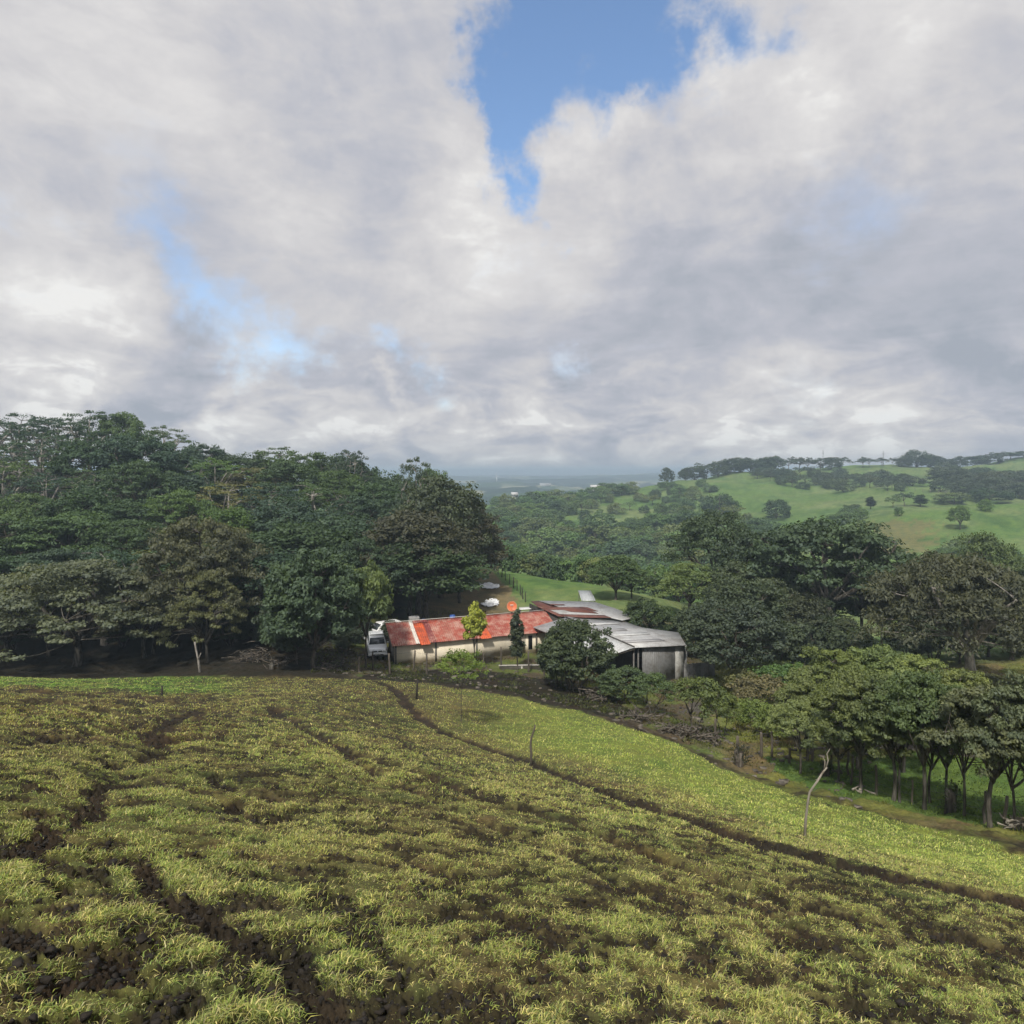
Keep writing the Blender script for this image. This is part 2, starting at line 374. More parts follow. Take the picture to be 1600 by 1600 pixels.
def gsample(key, X, Y):
    u = X/Y; l = np.log(Y)
    i = np.clip(np.searchsorted(US, u)-1, 0, len(US)-2); j = np.clip(np.searchsorted(LS, l)-1, 0, len(LS)-2)
    a = (u-US[i])/(US[i+1]-US[i]); b = (l-LS[j])/(LS[j+1]-LS[j]); A = G[key]
    if A.ndim == 3: a = a[:, None]; b = b[:, None]
    return (A[j, i]*(1-a)+A[j, i+1]*a)*(1-b)+(A[j+1, i]*(1-a)+A[j+1, i+1]*a)*b
def gz(X, Y):
    X = np.atleast_1d(np.asarray(X, float)); Y = np.atleast_1d(np.asarray(Y, float))
    return gsample('z', X, Y)
def gz1(X, Y): return float(gz(X, Y)[0])

# ------------------------------------------------------------------ grass blades and clods on the field
def blades(name, n, l0, l1, hmin, hmax, wid, umin=-.85, umax=.85, seed=1, keep=None, label=None):
    r = np.random.default_rng(seed)
    u = r.uniform(umin, umax, n); Y = np.exp(r.uniform(math.log(l0), math.log(l1), n)); X = u*Y
    s = gsample('soil', X, Y); inf = gsample('infield', X, Y)
    cl = fbm(X*3.1, Y*3.1, 3, 201)
    p = np.clip(1.10-s*1.06, .05, 1)*np.clip((cl-.28)*4, .42, 1)
    p = np.where(s > .88, 0.01, p)
    ok = (r.random(n) < p) & (keep(u, Y, inf) if keep else (inf > .7))
    X, Y, cl, s = X[ok], Y[ok], cl[ok], s[ok]; n = len(X)
    z = gz(X, Y)-.01
    h = (hmin+(hmax-hmin)*r.random(n)**1.6)*(.55+1.0*np.clip((cl-.25)*2, 0, 1)); h *= np.where(r.random(n) < .01, 1.5, 1)
    if keep is None: h = h*(1+Y*.012)
    w = wid*(.6+.8*r.random(n))*(1+Y*.05)
    th = r.uniform(0, 2*math.pi, n); la = r.uniform(0, 2*math.pi, n); lean = h*r.uniform(.3, 1.9, n)
    lx = np.cos(la)*lean+.25*h; ly = np.sin(la)*lean-.1*h
    dx = np.cos(th)*w; dy = np.sin(th)*w
    b = np.stack([X, Y, z], 1)
    side = np.stack([dx, dy, 0*dx], 1)
    mid = b+np.stack([lx*.35, ly*.35, h*.62], 1); tip = b+np.stack([lx, ly, h*(1.05-.38*lean/np.maximum(h, 1e-6))], 1)
    V = np.empty((n, 5, 3)); V[:, 0] = b-side; V[:, 1] = b+side; V[:, 2] = mid-side*.75; V[:, 3] = mid+side*.75; V[:, 4] = tip
    i = np.arange(n)*5
    me = newmesh(name, V.reshape(-1, 3), [np.stack([i, i+1, i+3, i+2], 1), np.stack([i+2, i+3, i+4], 1)])
    c0 = gsample('col', X, Y)
    pal = np.array([[.29, .34, .072], [.42, .40, .14], [.21, .30, .052], [.60, .52, .27], [.13, .20, .036], [.22, .165, .08]])
    t = fbm(X*.6, Y*.6, 3, 203); pr = np.stack([0*t+.30, .28-.2*(t-.5), .12+.9*np.clip(t-.45, 0, 1), 0*t+.13, .08+.5*np.clip(t-.5, 0, 1), 0*t+.09], 1)
    pr = np.cumsum(pr/pr.sum(1, keepdims=True), 1); pick = (r.random(n)[:, None] > pr).sum(1).clip(0, 5)
    c = pal[pick]
    if keep is None: c = c*.72+ np.maximum(c0, .08)*.62*(1-.45*s[:, None])
    else: c = (c0*.65+np.array([.09, .115, .03])*.45)*(.7+.6*r.random((n, 1)))
    c = c*(.65+.7*r.random((n, 1)))*(1.34 if keep is None else 1.1)
    ca = me.color_attributes.new('col', 'FLOAT_COLOR', 'POINT')
    cc = np.repeat(np.concatenate([c, np.ones((n, 1))], 1), 5, 0); ca.data.foreach_set('color', cc.astype(np.float32).ravel())
    lv = me.attributes.new('lv', 'FLOAT', 'POINT'); lv.data.foreach_set('value', np.repeat(r.random(n), 5).astype(np.float32))
    o = link(name, me, M_GRASS); tag(o, label, 'grass', kind='stuff'); return o
blades('grass', 780000, 2.3, 17, .015, .048, .0024, umax=1.15, seed=3, label='short yellow green grass tufts covering the sloping near field')
blades('grass', 330000, 13, 47, .030, .070, .0042, umax=1.15, seed=4, label='short cropped grass on the far half of the sloping field')
blades('grass', 40000, 20, 60, .06, .16, .006, .1, .85, 5, keep=lambda u, Y, inf: (inf < .3) & (Y > edgeY(u)+2.5), label='rough grass growing beyond the field edge around the dirt lane')
blades('grass', 60000, 34, 80, .08, .26, .010, -.30, .42, 6, keep=lambda u, Y, inf: (inf < .3) & (Y > edgeY(u)+1.5) & (fbm(u*Y*.5, Y*.5, 3, 231) > .50), label='patchy grass tufts in the farm yard and around the sheds')
def rubble():
    r = np.random.default_rng(21); n = 1400; u = r.uniform(-.28, .55, n); Y = r.uniform(24, 66, n); ok = (Y > edgeY(u)+.6) & (Y < edgeY(u)+16); u, Y = u[ok], Y[ok]; X = u*Y; n = len(X); z = gz(X, Y)
    c8 = np.array([(x, y, z_) for z_ in (-1, 1) for y in (-1, 1) for x in (-1, 1)], float); sz = r.uniform(.03, .13, n)*(.5+r.random(n))
    V = c8[None]*sz[:, None, None]*r.uniform(.4, 1.1, (n, 8, 3))*[1.4, 1, .6]+np.stack([X, Y, z+.02], 1)[:, None]
    q = np.array([(0,2,3,1),(4,5,7,6),(0,1,5,4),(1,3,7,5),(3,2,6,7),(2,0,4,6)]); f = (np.arange(n)[:, None, None]*8+q[None]).reshape(-1, 4)
    o = link('rubble', newmesh('rubble', V.reshape(-1, 3), [f]), plain('mixed_rubble', (.12, .105, .085), .9, .8, 1.5)); tag(o, 'stones and dry litter strewn over the muddy strip before the farm', 'rubble', kind='stuff')
rubble()
def clods():
    r = np.random.default_rng(11); n = 22000
    u = r.uniform(-.85, .85, n*5); Y = np.exp(r.uniform(math.log(2.4), math.log(30), n*5)); X = u*Y
    s = gsample('soil', X, Y); ok = (s > .55) & (r.random(n*5) < s); X, Y = X[ok][:n], Y[ok][:n]; n = len(X)
    z = gz(X, Y)
    phi = (1+5**.5)/2
    ico = np.array([(-1,phi,0),(1,phi,0),(-1,-phi,0),(1,-phi,0),(0,-1,phi),(0,1,phi),(0,-1,-phi),(0,1,-phi),(phi,0,-1),(phi,0,1),(-phi,0,-1),(-phi,0,1)])/1.9
    fc = np.array([(0,11,5),(0,5,1),(0,1,7),(0,7,10),(0,10,11),(1,5,9),(5,11,4),(11,10,2),(10,7,6),(7,1,8),(3,9,4),(3,4,2),(3,2,6),(3,6,8),(3,8,9),(4,9,5),(2,4,11),(6,2,10),(8,6,7),(9,8,1)])
    sz = (.003+.017*r.random(n)**3)*(1+Y*.05)
    V = ico[None]*sz[:, None, None]*r.uniform(.25, 1.6, (n, 12, 1))*r.uniform(.6, 1.4, (n, 1, 3))*np.array([1.2, 1.2, .75])+np.stack([X, Y, z+sz*.2], 1)[:, None]
    f = (np.arange(n)[:, None, None]*12+fc[None]).reshape(-1, 3)
    me = newmesh('soil_clods', V.reshape(-1, 3), [f])
    o = link('soil_clods', me, plain('black_earth', (.021, .017, .013), .9, .5, 30, bump=.5)); tag(o, 'crumbled black soil lumps scattered over the bare patches of the field', 'soil', kind='stuff')
clods()

# ------------------------------------------------------------------ shape collector
class MB:
    def __init__(s): s.V = []; s.Q = []; s.T = []; s.n = 0; s.ng = []
    def add(s, V, Q=None, T=None):
        V = np.asarray(V, float).reshape(-1, 3)
        if Q is not None and len(Q): s.Q.append(np.asarray(Q, int).reshape(-1, 4)+s.n)
        if T is not None and len(T): s.T.append(np.asarray(T, int).reshape(-1, 3)+s.n)
        s.V.append(V); s.n += len(V); return s
    def tube(s, pts, rad, k=6, cap=True):
        pts = np.asarray(pts, float); n = len(pts); rad = np.broadcast_to(np.asarray(rad, float), (n,))
        d = np.gradient(pts, axis=0); d /= np.linalg.norm(d, axis=1, keepdims=True)+1e-9
        up = np.array([0, 0, 1.]) if abs(d[0, 2]) < .8 else np.array([1., 0, 0])
        a = np.cross(d, up); a /= np.linalg.norm(a, axis=1, keepdims=True)+1e-9; b = np.cross(d, a)
        t = np.arange(k)*2*math.pi/k
        V = pts[:, None]+rad[:, None, None]*(np.cos(t)[None, :, None]*a[:, None]+np.sin(t)[None, :, None]*b[:, None])
        i = np.arange(n-1)[:, None]*k+np.arange(k)[None]; j = np.arange(n-1)[:, None]*k+(np.arange(k)[None]+1) % k
        Q = np.stack([i, j, j+k, i+k], -1).reshape(-1, 4)
        V = V.reshape(-1, 3); T = []
        if cap:
            V = np.concatenate([V, pts[:1], pts[-1:]]); c0, c1 = n*k, n*k+1
            T = [(c0, (q+1) % k, q) for q in range(k)]+[(c1, (n-1)*k+q, (n-1)*k+(q+1) % k) for q in range(k)]
        return s.add(V, Q, T)
    def box(s, x0, x1, y0, y1, z0, z1):
        V = [(x, y, z) for z in (z0, z1) for y in (y0, y1) for x in (x0, x1)]
        return s.add(V, [(0,2,3,1),(4,5,7,6),(0,1,5,4),(1,3,7,5),(3,2,6,7),(2,0,4,6)])
    def hexa(s, V):
        return s.add(V, [(0,3,2,1),(4,5,6,7),(0,1,5,4),(1,2,6,5),(2,3,7,6),(3,0,4,7)])
    def disc(s, c, r, ax, th, k=20):
        c = np.asarray(c, float); ax = np.asarray(ax, float); ax /= np.linalg.norm(ax)
        return s.tube([c-ax*th/2, c+ax*th/2], [r, r], k)
    def build(s, name, mat=None, parent=None, smooth=False, bevel=0):
        me = newmesh(name, np.concatenate(s.V), [q for q in s.Q]+[t for t in s.T], smooth=smooth)
        o = link(name, me, mat, parent)
        if bevel:
            b = o.modifiers.new('bevel', 'BEVEL'); b.width = bevel; b.segments = 2; b.limit_method = 'ANGLE'
        return o
def slab(mb, poly, th):
    """poly: Nx3 top outline (CCW seen from above); closed plate of given thickness"""
    P_ = np.asarray(poly, float); n = len(P_); c = P_.mean(0)
    B = P_-np.array([0, 0, th]); V = np.concatenate([P_, B, [c], [c-[0, 0, th]]])
    T = [(i, (i+1) % n, 2*n) for i in range(n)]+[(n+(i+1) % n, n+i, 2*n+1) for i in range(n)]
    Q = [(i, n+i, n+(i+1) % n, (i+1) % n) for i in range(n)]
    mb.add(V, Q, T)

exec_trees = True
# ------------------------------------------------------------------ trees
def curve(p0, p1, bend, n=5, r=None):
    r = r or rng; p0 = np.array(p0, float); p1 = np.array(p1, float); d = np.linalg.norm(p1-p0)
    c = (p0+p1)/2+r.normal(0, 1, 3)*bend*d+np.array([0, 0, bend*d*.5])
    t = np.linspace(0, 1, n)[:, None]
    return (1-t)**2*p0+2*t*(1-t)*c+t*t*p1
PROTO = {}
def proto(key, shape, H, Rr, zb, pads, padr, flat, leaf, nl, tr, limbs=5, seed=0, stems=1, bark=None, lean=0, aspect=1.6, droop=0, side=6, trunkbend=.08, up=.75):
    r = np.random.default_rng(1000+seed)
    # pads = foliage masses, laid out over the crown shape
    C = []
    tries = 0
    while len(C) < pads and tries < pads*60:
        tries += 1
        a = r.uniform(0, 2*math.pi); 
        if shape == 'umbrella':
            q = r.random()**.55; rad = Rr*q; top = H-padr*flat-(H-zb)*(.55*q**2.2); z = top-(H-zb)*.45*r.random()**1.8*(1-.35*q)
            rad *= 1
        elif shape == 'round':
            v = r.normal(0, 1, 3); v /= np.linalg.norm(v); k = r.uniform(.45, 1)**.5
            if v[2] < -.55: continue
            rad = Rr*k*math.hypot(v[0], v[1]); z = (H+zb)/2+(H-zb)/2*.92*k*v[2]; a = math.atan2(v[1], v[0])
        elif shape == 'column':
            t = r.random(); rad = Rr*(.25+.75*math.sin(math.pi*min(1, t*.9+.12)))*r.random()**.5; z = zb+(H-zb)*t
        elif shape == 'cone':
            t = r.random()**.8; rad = Rr*(1-t)**.6*r.random()**.4; z = zb+(H-zb)*t*.95
        c = np.array([math.cos(a)*rad, math.sin(a)*rad, z])
        if C and min(np.linalg.norm((np.array(C)-c)*np.array([1, 1, 1.5]), axis=1)) < padr*.62*(1-tries/(pads*60)): continue
        C.append(c)
    C = np.array(C); C[:, 0] *= 1+.25*(r.random()-.5); 
    wob = 1+.35*(vn(np.arctan2(C[:, 1], C[:, 0])*1.3+seed, C[:, 2]*.4, 5)-.5); C[:, :2] *= wob[:, None]
    off = np.array([lean*H, 0, 0])
    C = C+off*((C[:, 2:3]/H))
    # wood
    w = MB(); fork = zb*.75+.12*(H-zb)
    ends = []
    for sidx in range(stems):
        a = sidx*2*math.pi/stems+r.random(); b0 = np.array([math.cos(a), math.sin(a), 0])*(tr*1.6 if stems > 1 else 0)
        top = np.array([math.cos(a)*Rr*.25*(stems > 1), math.sin(a)*Rr*.25*(stems > 1), fork])+off*fork/H
        tk = curve(b0+[0, 0, -.5], top, trunkbend, 7, r)
        rr = np.linspace(tr*1.0, tr*.66, 7); rr[0] = tr*1.5; rr[1] = tr*1.12
        w.tube(tk, rr/(1 if stems == 1 else 1.5), side)
        ends.append(top)
    nl_ = max(limbs, 2); lp = []
    ca = np.arctan2(C[:, 1]-off[1], C[:, 0]-off[0])
    for i in range(nl_):
        a = (i+.5*r.random())*2*math.pi/nl_
        q = r.uniform(.45, .75); e = np.array([math.cos(a)*Rr*q, math.sin(a)*Rr*q, zb+(H-zb)*r.uniform(.42, .72)])+off*.8
        s0 = ends[int(np.argmin([np.linalg.norm(x-e) for x in ends]))]
        cv = curve(s0-[0, 0, .15*fork*r.random()], e, .13, 7, r); w.tube(cv, np.linspace(tr*.6, tr*.2, 7)/(1 if stems == 1 else 1.3), max(4, side-1)); lp.append(cv)
    cv = curve(ends[0], np.array([0, 0, H*.86])+off, .08, 6, r); w.tube(cv, np.linspace(tr*.6, tr*.15, 6), max(4, side-1)); lp.append(cv)
    allp = np.concatenate(lp)
    for c in C:
        if r.random() < .85:
            d = np.linalg.norm(allp-c, axis=1)+np.maximum(0, allp[:, 2]-c[2]+.2)*2; s0 = allp[int(np.argmin(d))]
            w.tube(curve(s0, c-[0, 0, padr*flat*.3], .12, 4, r), np.linspace(tr*.16, tr*.04, 4), 4, False)
    tm = newmesh(key+'_trunk', np.concatenate(w.V), w.Q+w.T, smooth=True); tm.materials.append(bark or M_BARK)
    # leaves
    V = []; lv = []
    for c in C:
        m = int(nl*r.uniform(.6, 1.3)); pr = padr*r.uniform(.7, 1.35)
        sub = 3+int(r.random()*3); sc = r.normal(0, .45, (sub, 3))*[1, 1, flat]; which = r.integers(0, sub, m)
        v = r.normal(0, 1, (m, 3)); v /= np.linalg.norm(v, axis=1, keepdims=True); k = r.random(m)**.4
        p = sc[which]+v*k[:, None]*[.72, .72, flat*.8]; p[:, 2] = np.where(p[:, 2] < 0, p[:, 2]*.55, p[:, 2])
        p[:, 2] -= droop*(p[:, 0]**2+p[:, 1]**2)*.35
        pos = c+p*pr
        nrm = v*[1, 1, .6]+r.normal(0, .45, (m, 3))+[0, 0, up]; nrm /= np.linalg.norm(nrm, axis=1, keepdims=True)
        t = np.cross(nrm, r.normal(0, 1, (m, 3))); t /= np.linalg.norm(t, axis=1, keepdims=True); t[:, 2] -= droop*.8; b = np.cross(nrm, t)
        s = leaf*r.uniform(.6, 1.35, m)[:, None]
        Vq = np.stack([pos-t*s*aspect*.5, pos+b*s*.5, pos+t*s*aspect*.5, pos-b*s*.5], 1)
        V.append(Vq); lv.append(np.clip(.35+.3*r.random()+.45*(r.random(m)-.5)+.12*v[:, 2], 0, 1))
    V = np.concatenate(V).reshape(-1, 3); lv = np.concatenate(lv); i = np.arange(len(lv))*4
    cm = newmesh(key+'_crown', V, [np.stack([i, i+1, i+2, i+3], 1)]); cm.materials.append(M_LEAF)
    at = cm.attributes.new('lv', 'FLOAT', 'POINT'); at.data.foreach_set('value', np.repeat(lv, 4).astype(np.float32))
    Vc = V[::7]; PROTO[key] = dict(t=tm, c=cm, H=float(np.percentile(Vc[:, 2], 99.5)), W=float(np.percentile(Vc[:, 0], 98)-np.percentile(Vc[:, 0], 2)))
#        key      shape      H   R   zb  pads padr flat leaf nl  tr
for s in range(4): proto(f'umb{s}', 'umbrella', 11, 7.0, 4.2, 85, 1.25, .34, .20, 170, .38, 7, seed=s, bark=M_MOSS)
for s in range(2): proto(f'umc{s}', 'umbrella', 9, 7.2, 1.7, 150, 1.0, .34, .155, 240, .36, 8, seed=110+s, bark=M_MOSS)
for s in range(4): proto(f'rnd{s}', 'round', 11, 5.2, 1.6, 110, 1.1, .55, .21, 150, .34, 6, seed=10+s)
for s in range(2): proto(f'airy{s}', 'umbrella', 12, 6.5, 4.0, 60, 1.0, .32, .17, 110, .42, 10, seed=20+s, bark=M_PALE)
for s in range(2): proto(f'man{s}', 'round', 8, 3.6, .7, 130, .75, .6, .155, 240, .22, 5, seed=30+s, up=.5, aspect=2.0)
proto('man2', 'round', 8, 3.6, 2.7, 90, .8, .6, .20, 170, .16, 5, seed=33, up=.5, aspect=2.0)
for s in range(3): proto(f'low{s}', 'round', 8, 4.6, -1.6, 54, 1.35, .6, .36, 70, .25, 4, seed=40+s, side=4)
for s in range(2): proto(f'lum{s}', 'umbrella', 8, 4.6, 3.6, 22, 1.4, .35, .40, 50, .22, 5, seed=50+s, side=4)
for s in range(3): proto(f'fen{s}', 'umbrella', 4.6, 2.6, 1.8, 82, .40, .45, .075, 250, .115, 6, seed=60+s, bark=M_MOSS, side=8, aspect=1.9, trunkbend=.12)
for s in range(2): proto(f'shr{s}', 'round', 5.2, 2.9, .2, 120, .55, .6, .13, 170, .13, 7, seed=70+s, stems=5)
proto('fea0', 'umbrella', 10, 6.5, 2.6, 150, 1.0, .6, .11, 330, .42, 9, seed=80, lean=-.12, droop=.5, aspect=2.6, bark=M_PALE)
for s in range(2): proto(f'sap{s}', 'umbrella', 3.6, 1.7, 1.3, 40, .34, .6, .085, 130, .07, 5, seed=90+s, bark=M_MOSS, stems=2, trunkbend=.15)
proto('you0', 'round', 5.2, 1.6, 3.0, 26, .42, .7, .10, 110, .03, 5, seed=95, trunkbend=.05)
proto('cro0', 'round', 4.2, .85, 1.5, 42, .34, .8, .13, 90, .07, 4, seed=96, aspect=2.2)
proto('col0', 'column', 4.6, .5, 1.2, 60, .22, 1.0, .10, 90, .06, 3, seed=97, aspect=3.2)
for s in range(2): proto(f'bus{s}', 'round', 2.4, 1.6, .2, 45, .42, .6, .10, 120, .05, 5, seed=100+s, stems=3)

TREES = []
def tree(key, px, Y, top, wpx=None, tint=(.05, .075, .03), label=None, group=None, name='tree', cat='tree', rz=None, X=None, htop=None, base=None):
    p = PROTO[key]
    if base is not None: X, Y = hit(px, base)
    if X is None: X = (px-CX)/F*Y
    z0 = gz1(X, Y) if Y < 5000 else -20
    H = (htop if htop else -(top-HY)/F*Y-z0); H = max(H, .6)
    sz = H/p['H']; sx = (wpx/F*Y/p['W']) if wpx else sz*random.uniform(.9, 1.15)
    r = rz if rz is not None else random.uniform(0, 2*math.pi)
    e = empty(name, (X, Y, z0-.02), r, label, cat, group); e.scale = (sx, sx, sz)
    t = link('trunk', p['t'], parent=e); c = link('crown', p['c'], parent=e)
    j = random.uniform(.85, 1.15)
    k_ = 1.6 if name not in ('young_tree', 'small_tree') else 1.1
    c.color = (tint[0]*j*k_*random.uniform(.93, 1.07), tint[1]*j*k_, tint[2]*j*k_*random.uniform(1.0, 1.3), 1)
    TREES.append(e); return e
DK = (.034, .058, .027); MD = (.048, .078, .030); GR = (.062, .105, .036); OL = (.085, .095, .042); BR = (.095, .085, .050); BL = (.036, .060, .038); LG = (.11, .17, .045); PU = (.050, .048, .038)
# left forest, front individuals
tree('umc0', 118, 57, 878, 270, (.084, .095, .062), 'wide flat-topped grey green tree at the field edge, far left', rz=.4, name='umbrella_tree')
tree('umc1', 10, 59, 900, 160, (.095, .105, .058), 'low spreading tree at the left picture edge beside the bright grass strip', name='umbrella_tree')
tree('umc1', 312, 61, 812, 175, (.074, .080, .056), 'tall brownish flat-topped tree right of the wide grey green one', name='umbrella_tree')
tree('umc0', 322, 57, 893, 105, (.086, .100, .056), 'small olive flat-topped tree with pale stem in front of the brownish one', name='umbrella_tree')
tree('umc1', 225, 60, 895, 130, (.075, .086, .052), 'dark spreading tree between the grey green and the brownish flat-topped trees', name='umbrella_tree')
tree('man0', 492, 53, 862, 140, (.042, .062, .032), 'dense rounded green tree at the field edge left of the silver car', name='round_tree')
tree('man1', 462, 55, 930, 100, (.040, .052, .034), 'dark purplish lower tree leaning against the rounded green one', name='round_tree')
tree('man2', 572, 57, 884, 82, (.090, .125, .045), 'small light green tree standing just above the silver car', name='round_tree')
sk_x = [-100,0,60,150,200,250,320,370,400,450,500,550,560,620,640,690,730,755,775]
sk_y = [655,655,648,645,650,665,690,710,705,705,706,714,738,742,738,738,762,790,830]
def sky(px): return float(np.interp(px, sk_x, sk_y))
rows = [(66, .98, 'umb', 95), (75, .76, 'mix', 92), (86, .55, 'mix', 88), (98, .36, 'mix', 80), (111, .16, 'mix', 74), (126, 0, 'mix', 66)]
names_row = ['second row', 'third row', 'fourth row', 'fifth row', 'sixth row', 'skyline row']
ORD = ['first','second','third','fourth','fifth','sixth','seventh','eighth','ninth','tenth','eleventh','twelfth','thirteenth','fourteenth','fifteenth','sixteenth','seventeenth','eighteenth','nineteenth','twentieth']
def ordn(i): return ORD[i] if i < 20 else ('twenty-'+ORD[i-20] if i < 29 else 'thirtieth' if i == 29 else 'thirty-'+ORD[i-30] if i < 39 else 'fortieth')
def tword(t):
    b = (t[0]-t[1]*.8); return ('dark green' if t[1] < .065 else 'olive' if t[0] > .08 and t[1] < .12 else 'light green' if t[1] > .12 else 'mid green')
for ri, (Yr, f, kd, st) in enumerate(rows):
    px = -90+random.uniform(0, 40); k = 0; lim = 722 if Yr in (86, 98) else 690 if Yr == 75 else 560 if Yr == 66 else 700
    while px < lim:
        t0 = sky(px); top = t0+(865-t0)*f+random.uniform(-14, 16)*(1 if f > 0 else .55)
        if px > 560 and Yr < 80: top = max(top, 800)
        lf = 1-np.clip(px/500, 0, 1)
        key = random.choice(['umb0','umb1','umb2','umb3','rnd0','airy0','airy1'] if random.random() < .35+.5*lf else ['rnd0','rnd1','rnd2','rnd3'])
        if f == 0 and px < 260: key = random.choice(['airy0','airy1','umb1'])
        tint = random.choice([DK, MD, BL, BL, GR, DK, OL] if px < 420 else [DK, BL, DK, MD, BL])
        if px > 590 and Yr < 90: tint = random.choice([PU, DK, DK])
        wp = st*random.uniform(1.3, 1.8)*(75/Yr)**.3
        tree(key, px, Yr+random.uniform(-3, 3), top, wp, tint, f'{tword(tint)} {"flat-topped" if key[0] in "ua" else "rounded"} tree, {ordn(k)} from the left in the {names_row[ri]} of the left forest', 'trees of the forest left of the farm', name='forest_tree')
        k += 1; px += st*random.uniform(.75, 1.1)
tree('rnd1', 688, 86, 748, 138, (.040, .055, .034), 'large dark tree at the right end of the left forest', name='forest_tree')
tree('rnd2', 655, 78, 800, 150, (.044, .050, .036), 'large dark tree with tall trunk behind the red roof', name='forest_tree')
tree('rnd3', 718, 92, 778, 92, (.050, .052, .036), 'dark bushy tree closing the right edge of the left forest', name='forest_tree')
tree('airy0', 650, 96, 716, 60, (.040, .062, .036), 'thin crown poking above the canopy at the right of the forest', name='forest_tree')
tree('airy1', 548, 118, 704, 60, (.034, .055, .034), 'small dark crown topping the skyline notch of the forest', name='forest_tree')
for i, (px, Y) in enumerate([(20, 62), (75, 64), (190, 63), (360, 62), (400, 66), (420, 62), (450, 60), (540, 62), (610, 68), (560, 66), (380, 72), (330, 70)]):
    tree('shr%d' % (i % 2), px, Y, 0, None, (.030, .042, .024), f'dark undergrowth bush, {ordn(i)} from the front of the forest floor', 'undergrowth bushes below the left forest', name='bush', cat='bush', htop=random.uniform(2.0, 3.6))
# around the farm
tree('you0', 721, 40, 1018, 68, (.15, .22, .05), 'slender young tree with light green leaves at the top of the field edge', name='young_tree', base=1130)
tree('cro0', 741, 58.5, 943, 33, (.25, .30, .05), 'small yellow green tree standing against the red roofed shed', name='small_tree')
tree('col0', 807, 58.5, 956, 19, (.045, .058, .032), 'narrow dark columnar shrub in front of the red roof', name='columnar_shrub', cat='shrub')
tree('shr0', 898, 49.5, 972, 102, (.050, .068, .034), 'big dark many-stemmed bush hiding the left shed roof corner', name='large_bush', cat='bush')
tree('shr1', 872, 52, 995, 62, (.040, .055, .030), 'darker bush leaning left of the big many-stemmed one', name='large_bush', cat='bush')
tree('shr1', 975, 46, 1042, 74, (.050, .072, .034), 'bush in front of the grey shed gable', name='large_bush', cat='bush')
tree('sap0', 1020, 42, 1052, 58, (.055, .080, .036), 'thin crooked tree below the grey shed wall', name='fence_tree')
tree('sap0', 1090, 37, 1058, 76, (.075, .105, .036), 'low yellow green tree forked near the lane bend', name='fence_tree')
tree('sap1', 1128, 38, 1082, 60, (.080, .110, .036), 'low leaning tree beside the lane, right of the forked one', name='fence_tree')
tree('rnd0', 1146, 55, 940, 128, (.036, .050, .030), 'dark heavy tree at the right end of the grey shed', name='round_tree')
tree('rnd3', 1160, 62, 905, 120, (.040, .058, .030), 'dark tree just behind the heavy one beside the shed', name='round_tree')
tree('shr1', 1010, 66, 938, 70, (.045, .068, .032), 'dark bush growing over the right edge of the tin roofs', name='large_bush', cat='bush')
tree('shr0', 1088, 64, 950, 66, (.045, .062, .030), 'dark bush between the tin roof and the heavy tree', name='large_bush', cat='bush')
tree('umb2', 1078, 76, 880, 105, (.075, .105, .040), 'mid green tree with visible trunk on the spur behind the tin roofs', name='umbrella_tree')
tree('rnd2', 962, 83, 868, 66, (.055, .082, .034), 'tree with bushy trunk on the green spur right of the small tin hut', name='round_tree')
tree('umb1', 987, 84, 885, 50, (.060, .085, .036), 'slim tree just right of the bushy trunked one on the spur', name='umbrella_tree')
big = [('umb0',1120,88,800,150,(.040,.062,.030),'broad dark tree rising above the valley left of centre right'),('rnd1',1170,80,835,110,(.040,.060,.030),'dark rounded tree between the two broadest valley trees'),
 ('umb3',1292,74,812,205,(.044,.066,.034),'broadest dark tree with flat top before the green hill'),('rnd2',1225,78,880,120,(.040,.056,.032),'dark rounded tree below the left side of the broadest tree'),
 ('rnd0',1290,80,880,110,(.036,.052,.028),'dark tree filling the space under the broadest crown'),('umb1',1345,76,845,110,(.048,.068,.034),'flat tree joined to the right of the broadest one'),
 ('umb2',1205,70,905,90,(.050,.066,.036),'grey green low tree in front of the broad valley trees'),
 ('rnd3',1250,68,930,90,(.034,.044,.028),'shaded low tree behind the light green hedge trees'),('rnd1',1150,74,880,100,(.048,.062,.036),'greyish tree right of the spur and above the heavy shed tree'),
 ('airy0',1378,76,905,50,(.050,.070,.034),'thin tree with dark trunk against the bright green gap'),
 ('umb1',1590,72,882,140,(.055,.075,.036),'spreading tree at the right picture edge behind the feathery one'),('rnd1',1540,85,835,90,(.060,.090,.040),'green tree rising behind the feathery tree on the right'),
 ('rnd2',1430,74,905,110,(.050,.062,.034),'olive tree left behind the feathery tree'),('rnd3',1580,62,935,90,(.040,.052,.028),'dark tree below the spreading one at the right edge')]
for k, px, Y, top, w, t, lb in big: tree(k, px, Y, top, w, t, lb, name='valley_tree')
tree('fea0', 1520, 52, 872, 250, (.052, .060, .034), 'big feathery olive brown tree with leaning bare trunk on the right', name='feathery_tree', rz=0)
